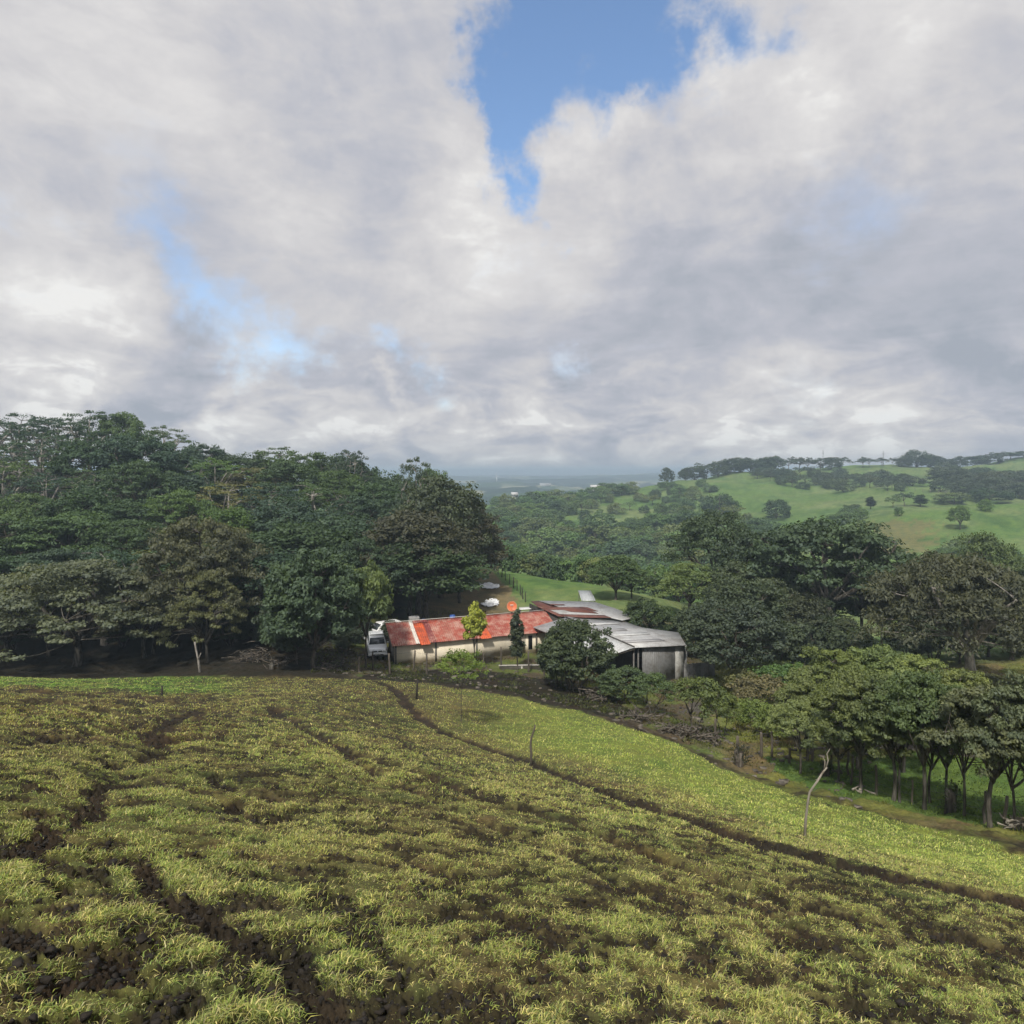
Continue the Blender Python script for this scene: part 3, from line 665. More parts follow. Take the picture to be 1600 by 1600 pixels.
# hedge row of trees on the right
hedge = [(1310,1225,1112,95,'first'),(1345,1239,1062,130,'second'),(1393,1251,1058,120,'third'),(1407,1254,1078,90,'fourth'),(1443,1264,1050,140,'fifth'),(1456,1258,1096,80,'sixth'),(1480,1262,1080,110,'seventh'),(1506,1277,1092,90,'eighth'),(1552,1292,1078,150,'ninth'),(1581,1296,1105,100,'tenth'),(1612,1300,1060,150,'eleventh')]
for i, (px, b, top, w, o_) in enumerate(hedge):
    t = [(.070, .098, .042), (.088, .116, .048), (.064, .088, .042), (.078, .102, .046)][i % 4]
    if px > 1540: t = (.080, .094, .056)
    tree(f'fen{i%3}', px, 0, top, w, t, f'lichen-stemmed leafy tree, {o_} from the left in the row along the field fence', 'row of live fence trees on the right', name='fence_tree', base=b)
back = [(1262,33,1062,95),(1300,35,1018,120),(1375,36,1012,130),(1340,31,1050,120),(1440,34,1030,130),(1500,33,1050,120),(1250,30,1095,90),(1410,30,1050,110),(1570,34,1085,100)]
for i, (px, Y, top, w) in enumerate(back):
    tree(f'fen{(i+1)%3}', px, Y, top, w, (.100, .128, .050), f'light green leafy tree, {ordn(i)} of those behind the live fence row', 'light green trees behind the live fence', name='hedge_tree')
bl = [(1180,40,1095,60,(.09,.13,.04)),(1215,38,1108,55,(.10,.14,.045)),(1190,47,1060,80,BR),(1225,50,1040,80,GR),(1160,52,1048,60,OL),(1240,42,1080,60,OL),(1150,44,1100,50,(.10,.14,.045)),(1275,45,1040,70,OL),(1330,48,1025,90,GR),(1410,47,1030,80,OL),(1500,47,1060,90,OL),(1560,50,1060,90,OL)]
for i, (px, Y, top, w, t) in enumerate(bl):
    tree(f'bus{i%2}', px, Y, top, w, t, f'{tword(t)} bush, {ordn(i)} counted along the bank beyond the dirt lane', 'bushes on the bank beyond the dirt lane', name='bush', cat='bush')
# valley and hillside trees scattered on the real slopes
def scatter(poly, n, dmin, keys, tints, hr, label, group, name='valley_tree', seed=0, cat='tree', wf=1.35):
    r = random.Random(seed); xs = [p[0] for p in poly]; ys = [p[1] for p in poly]; pts = []; tr = 0
    while len(pts) < n and tr < n*80:
        tr += 1; x = r.uniform(min(xs), max(xs)); y = min(ys)+(max(ys)-min(ys))*r.random()
        if not pip(np.array([x]), np.array([y]), poly)[0]: continue
        sc = dmin*(.65+.9*(y-min(ys))/(max(ys)-min(ys)+1))
        if any(abs(x-a) < sc and abs(y-b) < sc*.5 for a, b in pts): continue
        pts.append((x, y))
    for x, y in pts:
        X, Y = hit(x, y); h = r.uniform(*hr)
        tree(r.choice(keys), x, Y, 0, h*wf*r.uniform(.9, 1.4)/Y*F, r.choice(tints), label, group, name=name, X=X, htop=h, cat=cat)
VG = [(.055,.092,.042),(.066,.112,.045),(.080,.13,.048),(.048,.078,.04),(.09,.115,.05)]
FAR = ['low0','low1','low2','low0','lum0']
scatter([(760,880),(765,815),(800,830),(900,845),(1000,838),(1080,835),(1190,850),(1190,930),(1060,935),(900,905)], 110, 25, ['low0','low1','low2','lum0','lum1','rnd0'], VG, (6, 9.5), 'one of the crowded dark trees filling the valley behind the farm', 'dense valley trees behind the farm', seed=1)
scatter([(765,812),(780,786),(900,779),(985,767),(1000,772),(930,795),(870,815),(800,835)], 85, 14, FAR, VG, (4.5, 7), 'rounded dark tree on the wooded ridge descending to the far plain', 'trees on the wooded ridge above the valley', seed=2)
scatter([(860,840),(950,800),(1040,770),(1120,790),(1180,815),(1200,850),(1050,850),(900,860)], 40, 20, FAR, VG, (3.5, 6.5), 'single bushy tree dotted over the steep green slope', 'trees dotted on the green slope', seed=3, wf=1.1)
scatter([(1000,790),(1030,762),(1110,755),(1110,800),(1050,830)], 16, 14, ['low0','low1'], VG, (3, 5), 'small shrub on the upper green slope', 'shrubs on the upper green slope', name='shrub', seed=4, cat='shrub')
scatter([(1180,750),(1180,742),(1260,745),(1340,748),(1420,755),(1440,768),(1330,770),(1250,765)], 46, 12, FAR, [(.045,.066,.042),(.055,.075,.046)], (4, 7), 'misty dark tree in the clump below the hill crest', 'misty clump of trees below the hill crest', seed=5)
scatter([(1470,770),(1470,740),(1530,745),(1600,750),(1600,785),(1520,785)], 34, 15, FAR, [(.045,.066,.042),(.058,.075,.05)], (4.5, 8), 'misty tree of the grove at the far right hillside', 'grove on the far right hillside', seed=6)
scatter([(1180,850),(1340,800),(1340,812),(1220,870)], 10, 16, FAR, VG, (3, 5), 'bush in the hollow between the two green hills', 'bushes in the hollow between the hills', name='bush', seed=8, cat='bush')
for i in range(15):
    px = 768+i*21+random.uniform(-5, 5); tree(random.choice(['low0','low1','low2']), px, float(np.interp(px, [765,900,1080], [118,108,96])), float(np.interp(px, [765,850,950,1080], [848,862,876,892]))+random.uniform(-8, 8), random.uniform(38, 54), random.choice(VG), f'bushy tree, {ordn(i)} from the left along the far edge of the green spur', 'trees along the far edge of the green spur', name='valley_tree')
for i, (px, Y, top) in enumerate([(1100,70,955),(1140,68,965),(1180,66,958),(1215,66,965),(1250,65,968),(1285,66,962),(1318,66,968),(1425,64,965),(1460,66,955),(1500,62,975),(1545,64,960),(1585,66,950),(1330,62,985)]):
    tree(random.choice(['shr0','shr1','rnd2','low1']), px, Y, top, random.uniform(50, 75), random.choice([(.034,.048,.028),(.042,.058,.032),(.05,.06,.036)]), f'shaded bush, {ordn(i)} in the hedge below the broad valley trees', 'shaded hedge bushes below the broad trees', name='bush', cat='bush')
scatter([(1400,960),(1480,880),(1600,880),(1600,930),(1450,980)], 14, 34, ['low1','low2','rnd3'], VG, (4, 7), 'green tree on the slope behind the feathery tree', 'trees on the slope behind the feathery tree', seed=9)
sky2 = [(1042,745,732,20),(1072,744,733,20),(1085,742,731,30),(1105,741,725,34),(1122,739,722,30),(1140,738,718,32),(1158,737,716,30),(1172,737,717,34),(1195,735,716,30),(1210,734,714,26),(1232,734,717,24),(1250,734,715,26),(1262,733,716,22),(1282,732,716,26),(1298,731,716,30),(1312,731,715,26),(1348,730,715,18),(1358,730,717,20),(1378,730,716,16),(1395,730,716,12),(1412,730,716,24),(1432,729,705,36),(1452,729,712,30),(1470,727,717,30),(1490,726,716,26),(1500,724,714,16),(1522,722,714,34),(1545,720,712,34),(1562,719,708,34),(1580,718,707,34),(1600,717,706,34)]
for i, (px, b, top, w) in enumerate(sky2):
    Yb = float(np.interp(px, [1040,1130,1200,1330,1450,1600], [438,448,458,478,488,498]))-4
    tree(random.choice(['lum0','lum1','low0'] if px < 1400 and px > 1220 else FAR), px, Yb, top-1, w*1.1, (.035, .052, .03), f'small dark tree on the far hill crest, {ordn(i)} from the left', 'trees along the far hill crest', name='crest_tree')
for i, (px, b, h, w, key, t, lb) in enumerate([(1213,812,8,44,'low0',DK,'round dark bush alone on the smooth green hillside'),(1125,808,10,50,'low2',DK,'large dark round tree at the foot of the smooth hillside'),
   (1360,796,5,12,'col0',DK,'narrow dark shrub on the crest of the nearer hill'),(1395,794,5,22,'lum1',GR,'small flat tree left of the bent one on the nearer crest'),(1412,792,6,26,'lum0',DK,'small tree in the middle of the nearer crest'),
   (1438,792,5,16,'col0',GR,'bent narrow shrub right of the small crest trees'),(1490,788,5,44,'low1',(.09,.12,.06),'pale rounded bush on the nearer crest by the grove'),(1545,786,6,50,'low2',DK,'dark spreading bush at the foot of the far grove'),
   (1405,808,3,12,'low1',GR,'tiny bush on the worn brown slope'),(1500,830,7,28,'rnd1',GR,'lone green tree on the right green hillside'),(1540,800,4,22,'low0',GR,'small bush near the crest at the right'),(1255,765,4,20,'low0',DK,'small dark bush below the misty clump'),
   (1345,812,4,20,'low2',GR,'first bush along the hollow right of the smooth hillside'),(1325,806,4,18,'low1',MD,'second bush along the hollow right of the smooth hillside')]):
    X, Y = hit(px, b); tree(key, px, Y, 0, w, t, lb, None, name='hill_tree' if h > 4.5 else 'hill_bush', cat='tree' if h > 4.5 else 'bush', X=X, htop=h)
# ------------------------------------------------------------------ farm buildings
def pz(px, py, z):
    Y = -z*F/(py-HY); return np.array([(px-CX)/F*Y, Y, z])
def pY(px, py, Y): return np.array([(px-CX)/F*Y, Y, -(py-HY)/F*Y])
def plane3(a, b, c):
    n = np.cross(b-a, c-a); return n, n@a
def onp(pl, px, py, lift=0):
    n, c = pl; dd = np.array([(px-CX)/F, 1, -(py-HY)/F]); p = dd*(c/(n@dd)); return p+np.array([0, 0, lift])
def sheetmat(name, cols, across, width=.82, pitch=.2, rough=.45, metal=.0, streak=None, sk=.5, spec=.4, bump=.5):
    """corrugated sheets: every sheet (a band across `across`) has a tone of its own"""
    m, nt = nmat(name); a = np.array(across, float); a /= np.linalg.norm(a)
    tc = N(nt, 'ShaderNodeTexCoord'); dp = N(nt, 'ShaderNodeVectorMath', operation='DOT_PRODUCT'); L(nt, tc, 'Object', dp, 0); dp.inputs[1].default_value = tuple(a)
    dv = N(nt, 'ShaderNodeMath', operation='DIVIDE'); nt.links.new(dp.outputs['Value'], dv.inputs[0]); dv.inputs[1].default_value = width
    fl = N(nt, 'ShaderNodeMath', operation='FLOOR'); L(nt, dv, 0, fl, 0)
    wn_ = N(nt, 'ShaderNodeTexWhiteNoise', noise_dimensions='1D'); L(nt, fl, 0, wn_, 'W')
    r = ramp(nt, wn_, 'Value', [(i/(len(cols)-1) if len(cols) > 1 else 0, c) for i, c in enumerate(cols)])
    base = (r, 0)
    no = N(nt, 'ShaderNodeTexNoise'); no.inputs['Scale'].default_value = 1.3; no.inputs['Detail'].default_value = 9; no.inputs['Roughness'].default_value = .72
    L(nt, tc, 'Object', no, 0)
    if streak:
        k = ramp(nt, no, 0, [(.50-.12*sk, (0, 0, 0)), (.66-.08*sk, (1, 1, 1))]); mxx = mixrgb(nt, (k, 0), base, streak); base = (mxx, 2)
    no2 = N(nt, 'ShaderNodeTexNoise'); no2.inputs['Scale'].default_value = 5; no2.inputs['Detail'].default_value = 6; L(nt, tc, 'Object', no2, 0)
    v = ramp(nt, no2, 0, [(.3, (.75, .75, .75)), (.7, (1.2, 1.2, 1.2))]); mm_ = mixrgb(nt, .7, base, (v, 0), 'MULTIPLY')
    b = N(nt, 'ShaderNodeBsdfPrincipled'); b.inputs['Roughness'].default_value = rough; b.inputs['Metallic'].default_value = metal; b.inputs['Specular IOR Level'].default_value = spec
    L(nt, mm_, 2, b, 0)
    s1 = N(nt, 'ShaderNodeMath', operation='MULTIPLY'); nt.links.new(dp.outputs['Value'], s1.inputs[0]); s1.inputs[1].default_value = 2*math.pi/pitch
    s2 = N(nt, 'ShaderNodeMath', operation='SINE'); L(nt, s1, 0, s2, 0)
    bp = N(nt, 'ShaderNodeBump'); bp.inputs['Strength'].default_value = bump; bp.inputs['Distance'].default_value = .02; L(nt, s2, 0, bp, 'Height'); L(nt, bp, 0, b, 'Normal')
    o = N(nt, 'ShaderNodeOutputMaterial'); L(nt, b, 0, o, 0); return m
AL = np.array([.933, .36, 0]); AL /= np.linalg.norm(AL); BK = np.array([-AL[1], AL[0], 0])
M_WALL = None
def wallmat(name, c1, c2, stain):
    m, nt = nmat(name); tc = N(nt, 'ShaderNodeTexCoord')
    mp = N(nt, 'ShaderNodeMapping'); mp.inputs['Scale'].default_value = (1.4, 1.4, .25); L(nt, tc, 'Object', mp, 0)
    n1_ = N(nt, 'ShaderNodeTexNoise'); n1_.inputs['Scale'].default_value = 1.5; n1_.inputs['Detail'].default_value = 8; L(nt, mp, 0, n1_, 0)
    r = ramp(nt, n1_, 0, [(.35, c1), (.65, c2)])
    n2_ = N(nt, 'ShaderNodeTexNoise'); n2_.inputs['Scale'].default_value = 1.2; n2_.inputs['Detail'].default_value = 7; L(nt, tc, 'Object', n2_, 0)
    sx = N(nt, 'ShaderNodeSeparateXYZ'); L(nt, tc, 'Object', sx, 0)
    mr = N(nt, 'ShaderNodeMapRange'); mr.inputs['From Min'].default_value = .75; mr.inputs['From Max'].default_value = .05; L(nt, sx, 'Z', mr, 0)
    mu = N(nt, 'ShaderNodeMath', operation='MULTIPLY'); L(nt, mr, 0, mu, 0); L(nt, n2_, 0, mu, 1)
    k = ramp(nt, mu, 0, [(.15, (0, 0, 0)), (.45, (1, 1, 1))]); mx_ = mixrgb(nt, (k, 0), (r, 0), stain)
    b = N(nt, 'ShaderNodeBsdfPrincipled'); b.inputs['Roughness'].default_value = .9; b.inputs['Specular IOR Level'].default_value = .15; L(nt, mx_, 2, b, 0)
    o = N(nt, 'ShaderNodeOutputMaterial'); L(nt, b, 0, o, 0); return m
M_CREAM = wallmat('cream_render', (.70, .62, .48), (.80, .72, .57), (.30, .25, .16)); M_BLOCK = wallmat('grey_block', (.12, .115, .10), (.19, .18, .16), (.06, .055, .04))
M_RED = sheetmat('red_sheet', [(.32, .062, .038), (.25, .046, .030), (.35, .080, .050), (.29, .056, .038), (.31, .090, .058)], (1, 0, 0), .8, .2, .55, streak=(.46, .27, .21), sk=.46)
M_ORANGE = sheetmat('orange_sheet', [(.62, .13, .035), (.58, .10, .03)], (1, 0, 0), .8, .2, .6, streak=(.30, .06, .03), sk=.5)
M_MAROON = sheetmat('maroon_sheet', [(.20, .045, .04), (.16, .04, .035)], (1, 0, 0), .8, .2, .6, streak=(.42, .2, .16), sk=.2)
M_SKYL = sheetmat('pale_sheet', [(.62, .58, .52)], (1, 0, 0), .8, .2, .5)
def corr(mb, x0, x1, y0, y1, z0, z1, pitch=.2, amp=.018, rows=7, sag=.0, seed=0):
    """corrugated sheet, ribs running down the slope; local house frame"""
    n = int((x1-x0)/pitch*6)+1; xs = np.linspace(x0, x1, n); t = np.linspace(0, 1, rows)
    XX, TT = np.meshgrid(xs, t)
    ZZ = z0+(z1-z0)*TT+amp*np.sin(XX*2*math.pi/pitch)+(fbm(XX*.6+seed, TT*2, 3, 7+seed)-.5)*.09
    YY = y0+(y1-y0)*TT
    V = np.stack([XX, YY, ZZ], -1).reshape(-1, 3); B = V-np.array([0, 0, .012]); m_ = len(V)
    i = (np.arange(rows-1)[:, None]*n+np.arange(n-1)).ravel(); q = np.stack([i, i+1, i+n+1, i+n], 1)
    e0 = np.arange(n-1); e1 = (rows-1)*n+np.arange(n-1); c0 = np.arange(rows-1)*n; c1 = c0+n-1
    sides = np.concatenate([np.stack([e0, e0+m_, e0+1+m_, e0+1], 1), np.stack([e1+1, e1+1+m_, e1+m_, e1], 1), np.stack([c0+n, c0+n+m_, c0+m_, c0], 1), np.stack([c1, c1+m_, c1+n+m_, c1+n], 1)])
    mb.add(np.concatenate([V, B]), np.concatenate([q, q[:, ::-1]+m_, sides]))
ang = math.atan2(AL[1], AL[0])
hs = empty('farm_shed', (-10.46, 60, -17.0), ang, 'long low cream walled shed under a weathered red tin roof', 'shed')
LX = 16.0
MB().box(0, 12.6, 0, .18, -.5, 1.74).build('wall', M_CREAM, hs)
MB().box(12.6, LX, .004, .18, -.5, 1.74).build('wall', M_CREAM, hs)
b_ = MB(); b_.hexa([(-.004, .182, -.5), (.16, .182, -.5), (.16, 2.85, -.5), (-.004, 2.85, -.5), (-.004, .182, 1.72), (.16, .182, 1.72), (.16, 2.85, 2.92), (-.004, 2.85, 2.92)]); b_.build('end_wall', M_BLOCK, hs)
MB().box(0, LX, 2.86, 3.0, -.5, 2.95).build('back_wall', M_BLOCK, hs)
b_ = MB(); 
for x in np.arange(.1, LX, 1.9): b_.box(x, x+.08, -.28, 3.1, 1.745, 1.80)
for x in (0,): pass
for x in (0, 3.68, 7.6, 11.6): MB().box(x+.0, x+.16, -.03, -.002, -.5, 1.72).build('wall_strip', M_BLOCK, hs)  # corner pillar first, then thin strips standing for stain columns
ZE, ZR, YE, YR = 1.80, 3.14, -.34, 3.12
def rz_(y): return ZE+(ZR-ZE)*(y-YE)/(YR-YE)
def roofpiece(x0, x1, mat, name='roof', y0=YE, y1=YR, lift=0, parent=hs, seed=0):
    m_ = MB(); corr(m_, x0, x1, y0, y1, rz_(y0)+lift, rz_(y1)+lift, seed=seed); return m_.build(name, mat, parent, smooth=True)
rf = roofpiece(-.28, LX+.05, M_RED)
roofpiece(1.86, 2.2, M_SKYL, 'pale_roof_strip', -.33, YR-.02, .05, rf, 1)
o = roofpiece(2.24, 3.16, M_ORANGE, 'rust_orange_sheet', -.62, YR-.42, .07, rf, 2); o['label'] = 'bright orange rusted roof sheet, the left one'
roofpiece(3.2, 3.75, M_MAROON, 'dark_red_sheet', -.42, YR-.02, .045, rf, 3)
o = roofpiece(7.95, 9.0, M_ORANGE, 'rust_orange_sheet', -.62, 1.7, .07, rf, 4); o['label'] = 'bright orange rusted roof sheet, the shorter right one'
roofpiece(2.3, 3.6, M_MAROON, 'dark_red_sheet', YR-.5, YR-.02, .085, rf, 5)
MB().box(-.30, LX+.05, YR-.06, YR+.06, ZR+.05, ZR+.075).build('ridge_strip', M_SKYL, rf)
# flat black plate painting the shade of an opening, right end of front wall
MB().box(12.9, 13.3, -.02, -.002, .2, 1.55).build('opening_shade_plate', plain('opening_shade', (.012, .011, .010), .9, .2, 4), hs)

def shed_white():
    base = np.array([10.5, 58.5, -17.1]); e = empty('tin_roofed_barn', tuple(base), 0, 'open grey barn with broad dull white tin roof sloping both ways', 'barn')
    A = pz(884, 964.8, -13.98); B = pz(991, 1011.6, -14.0)
    rd = (B-A)/np.linalg.norm(B-A)
    mw = sheetmat('white_sheet', [(.40, .40, .40), (.46, .46, .45), (.34, .345, .35), (.43, .43, .42), (.37, .36, .36)], rd, .78, .2, .42, .15, streak=(.27, .25, .24), sk=.1)
    mw2 = sheetmat('bright_sheet', [(.55, .56, .56), (.50, .51, .51), (.58, .58, .57)], rd, .78, .2, .42, .1, streak=(.35, .34, .33), sk=.05)
    C = pz(1072, 1008, -14.25)
    pl = plane3(A, B, C)
    pts = [onp(pl, *p) for p in [(884, 964.8), (991, 1011.6), (1072, 1008), (1060, 988), (1004, 980.6), (972.5, 970), (954, 965.6)]]
    m_ = MB(); slab(m_, [p-base for p in pts], .05); rr = m_.build('roof', mw, e)
    Lf = pz(947, 1025.8, -14.75); Lb = pz(833, 980, -14.72)
    m_ = MB(); slab(m_, [A-base+[0, 0, .012], Lb-base, Lf-base, B-base+[0, 0, .012]], .05); m_.build('roof', mw2, e)
    m_ = MB(); m_.tube([A-base+[0, 0, .06], B-base+[0, 0, .05]], .06, 6); m_.build('ridge_cap', plain('dark_ridge', (.06, .055, .05), .7), rr)
    # single loose sheets with slightly lifted edges on the right slope
    for i, (q, w0, w1, dk_) in enumerate([(.25, .6, 3.8, 0), (.47, .3, 3.0, 1), (.62, .5, 4.2, 0), (.82, .2, 4.0, 1)]):
        pr = np.cross(pl[0]/np.linalg.norm(pl[0]), rd); pr *= np.sign(pr[0])
        o_ = A+(B-A)*q; a_ = o_+pr*w0; b2 = o_+pr*w1; k = rd*.75
        m2 = MB(); slab(m2, [x-base+[0, 0, .055] for x in (a_, a_+k, b2+k, b2)], .02)
        m2.build('loose_sheet', plain('loose_sheet_%d' % i, [(.50, .50, .49), (.33, .32, .32)][dk_], .5, .15, 3), rr)
    # walls
    gm = sheetmat('grey_wall_sheet', [(.20, .20, .195), (.17, .17, .17), (.22, .22, .21)], (.927, .376, 0), .8, .2, .6, .1, streak=(.12, .115, .105), sk=.2)
    gl = sheetmat('pale_wall_sheet', [(.42, .42, .40)], (.927, .376, 0), .8, .2, .6, .1, streak=(.22, .20, .17), sk=.4)
    D = np.array([.927, .376, 0]); D /= np.linalg.norm(D); nb = np.array([-D[1], D[0], 0])
    def wall(w0, w1, zt0, zt1, mat, name, off=.25, zb=-17.9, th=.06):
        o0 = np.array([B[0], B[1], 0])+nb*off
        p = [o0+D*w0, o0+D*w1, o0+D*w1+nb*th, o0+D*w0+nb*th]
        lo = [np.array([x[0], x[1], zb])-base for x in p]; hi = [np.array([x[0], x[1], z])-base for x, z in zip(p, (zt0, zt1, zt1, zt0))]
        m3 = MB(); m3.hexa(lo+hi); return m3.build(name, mat, e)
    wall(.95, 4.15, -14.10, -14.24, gm, 'front_wall'); wall(4.16, 5.0, -14.24, -14.32, gl, 'pale_wall_panel', .22); wall(5.0, 8.3, -16.0, -16.1, gm, 'low_wall', .3)
    for w0 in (.12, .55): wall(w0, w0+.10, -14.1, -14.12, plain('post_grey', (.16, .15, .14), .8), 'post', .3, th=.1)
    # side wall going back, dark wall added inside to make the opening look shaded, posts below the low eave
    def vwall(p, q, zt, zb, mat, name, th=.08):
        p = np.array(p); q = np.array(q); dd = q-p; dd /= np.linalg.norm(dd); n_ = np.array([-dd[1], dd[0]])*th
        c4 = [p, q, q+n_, p+n_]; m3 = MB(); m3.hexa([(x[0]-base[0], x[1]-base[1], zb-base[2]) for x in c4]+[(x[0]-base[0], x[1]-base[1], zt-base[2]) for x in c4]); return m3.build(name, mat, e)
    dkm = plain('added_dark', (.05, .045, .04), .9)
    vwall((A[0]+.6, A[1]-.6), (B[0]+.25, B[1]+1.6), -14.2, -17.6, dkm, 'added_dark_wall')
    vwall((14.9, 57.2), (11.6, 65.0), -14.5, -17.8, gm, 'side_wall')
    for t in (0.02, .25, .5, .75, .97):
        p = Lb+(Lf-Lb)*t; q = p+np.array([.2, .08, 0]); m3 = MB(); m3.tube([(p[0]+.2-base[0], p[1]-base[1]+.1, -17.6-base[2]), (p[0]+.2-base[0], p[1]+.1-base[1], p[2]-.05-base[2])], .07, 7); m3.build('post', M_WOOD, e)
    m3 = MB(); m3.tube([Lb-base+[.15, 0, -.1], Lf-base+[.1, .1, -.1]], .06, 5); m3.tube([Lf-base+[.1, .12, -.12], B-base+[.1, .12, -.14]], .06, 5); m3.build('rafter', M_WOOD, e)
shed_white()
def shed_rust():
    base = np.array([6.5, 68.5, -16.9]); e = empty('tin_roofed_barn', tuple(base), 0, 'low rear barn with patchwork tin roof of rust brown and white sheets', 'barn')
    A = pY(884, 964.2, 65.9); B = pY(989, 965.5, 65.6); C = pY(841, 938.5, 72.5); pl = plane3(A, B, C)
    pl = (pl[0], pl[1]); dx = np.array([.93, .36, 0])
    mw = sheetmat('white_old_sheet', [(.43, .43, .42), (.36, .36, .36), (.48, .48, .47)], (-.36, .93, 0), .7, .2, .42, .15, streak=(.28, .26, .24), sk=.15)
    mr = sheetmat('rust_sheet', [(.125, .042, .030), (.15, .055, .04), (.10, .035, .026)], (-.36, .93, 0), .7, .2, .7, streak=(.20, .10, .07), sk=.1)
    pts = [onp(pl, *p)-base for p in [(830, 940), (884, 964.2), (954, 965), (972, 969), (989, 965.8), (988.4, 961.6), (960, 950), (927.5, 940), (841, 938.5)]]
    m_ = MB(); slab(m_, pts, .05); rr = m_.build('roof', mw, e)
    def z3(x, y): return (830+x/5.333, 900+y/5.333)
    for k, (poly, mt) in enumerate([([(0,216),(290,342),(225,338),(60,262)], mr), ([(0,215),(58,208),(170,262),(270,262),(430,262),(560,315),(330,300),(270,284),(130,282)], mr), ([(240,322),(610,330),(668,352),(430,350),(300,340)], mr),
        ([(150,238),(270,240),(285,247),(165,246)], mr), ([(400,262),(470,266),(560,300),(500,290)], mr)]):
        m_ = MB(); slab(m_, [onp(pl, *z3(*q), lift=.03+.012*k)-base for q in poly], .02); m_.build('rust_sheet', mt, rr)
    dkm = plain('barn_board', (.05, .045, .04), .9)
    for p, q in (((831, 941), (884, 965)), ((841, 939.5), (927, 941))):
        a = onp(pl, *p); b = onp(pl, *q); d_ = (b-a)/np.linalg.norm(b-a)*.1
        n_ = np.array([-d_[1], d_[0], 0])
        m_ = MB(); m_.hexa([(*(x[:2]-base[:2]), -.6) for x in (a-n_*3, b-n_*3, b-n_*2, a-n_*2)]+[(*(x[:2]-base[:2]), x[2]-.12-base[2]) for x in (a-n_*3, b-n_*3, b-n_*2, a-n_*2)]); m_.build('wall', dkm, e)
    for p in [(986, 964.5), (960, 952), (926, 941.5), (845, 941), (974, 968)]:
        a = onp(pl, *p); m_ = MB(); m_.tube([(a[0]-base[0], a[1]-base[1], -.8), (a[0]-base[0], a[1]-base[1], a[2]-.05-base[2])], .07, 6); m_.build('post', M_WOOD, e)
shed_rust()
def lean_roof(name, corners, label, cat, mat, gzv, thick=.04):
    c = np.array(corners); base = c.mean(0).copy(); base[2] = gzv
    e = empty(name, tuple(base), 0, label, cat); m_ = MB(); slab(m_, c-base, thick); m_.build('roof', mat, e)
    for p in c:
        q = base+(p-base)*np.array([.88, .88, 1]); m_ = MB(); m_.tube([(q[0]-base[0], q[1]-base[1], -.5), (q[0]-base[0], q[1]-base[1], p[2]-thick-base[2]-.01)], .05, 6); m_.build('post', M_WOOD, e)
    return e
M_ZINC = sheetmat('zinc_sheet', [(.42, .44, .45), (.46, .48, .49)], (1, 0, 0), .5, .2, .4, .2)
e = lean_roof('small_tin_hut', [pY(903, 922.5, 80.5), pY(909, 938.5, 78), pY(931, 938.5, 78), pY(923, 922.5, 80.5)], 'small hut with one tilted pale metal roof panel on the green spur', 'hut', M_ZINC, gz1(9, 79))
MB().box(-.75, .75, -.9, -.8, -.3, 1.0).build('wall', plain('hut_board', (.05, .045, .04), .9), e)
e = lean_roof('pen_shelter', [pz(811, 949, -14.15), pz(812, 952.5, -14.2), pz(838, 951, -14.2), pz(836, 947.5, -14.15)], 'small dark animal shelter with thin white roof behind the red roof ridge', 'shelter', plain('white_tin', (.6, .6, .58), .5, .1), -16.9)
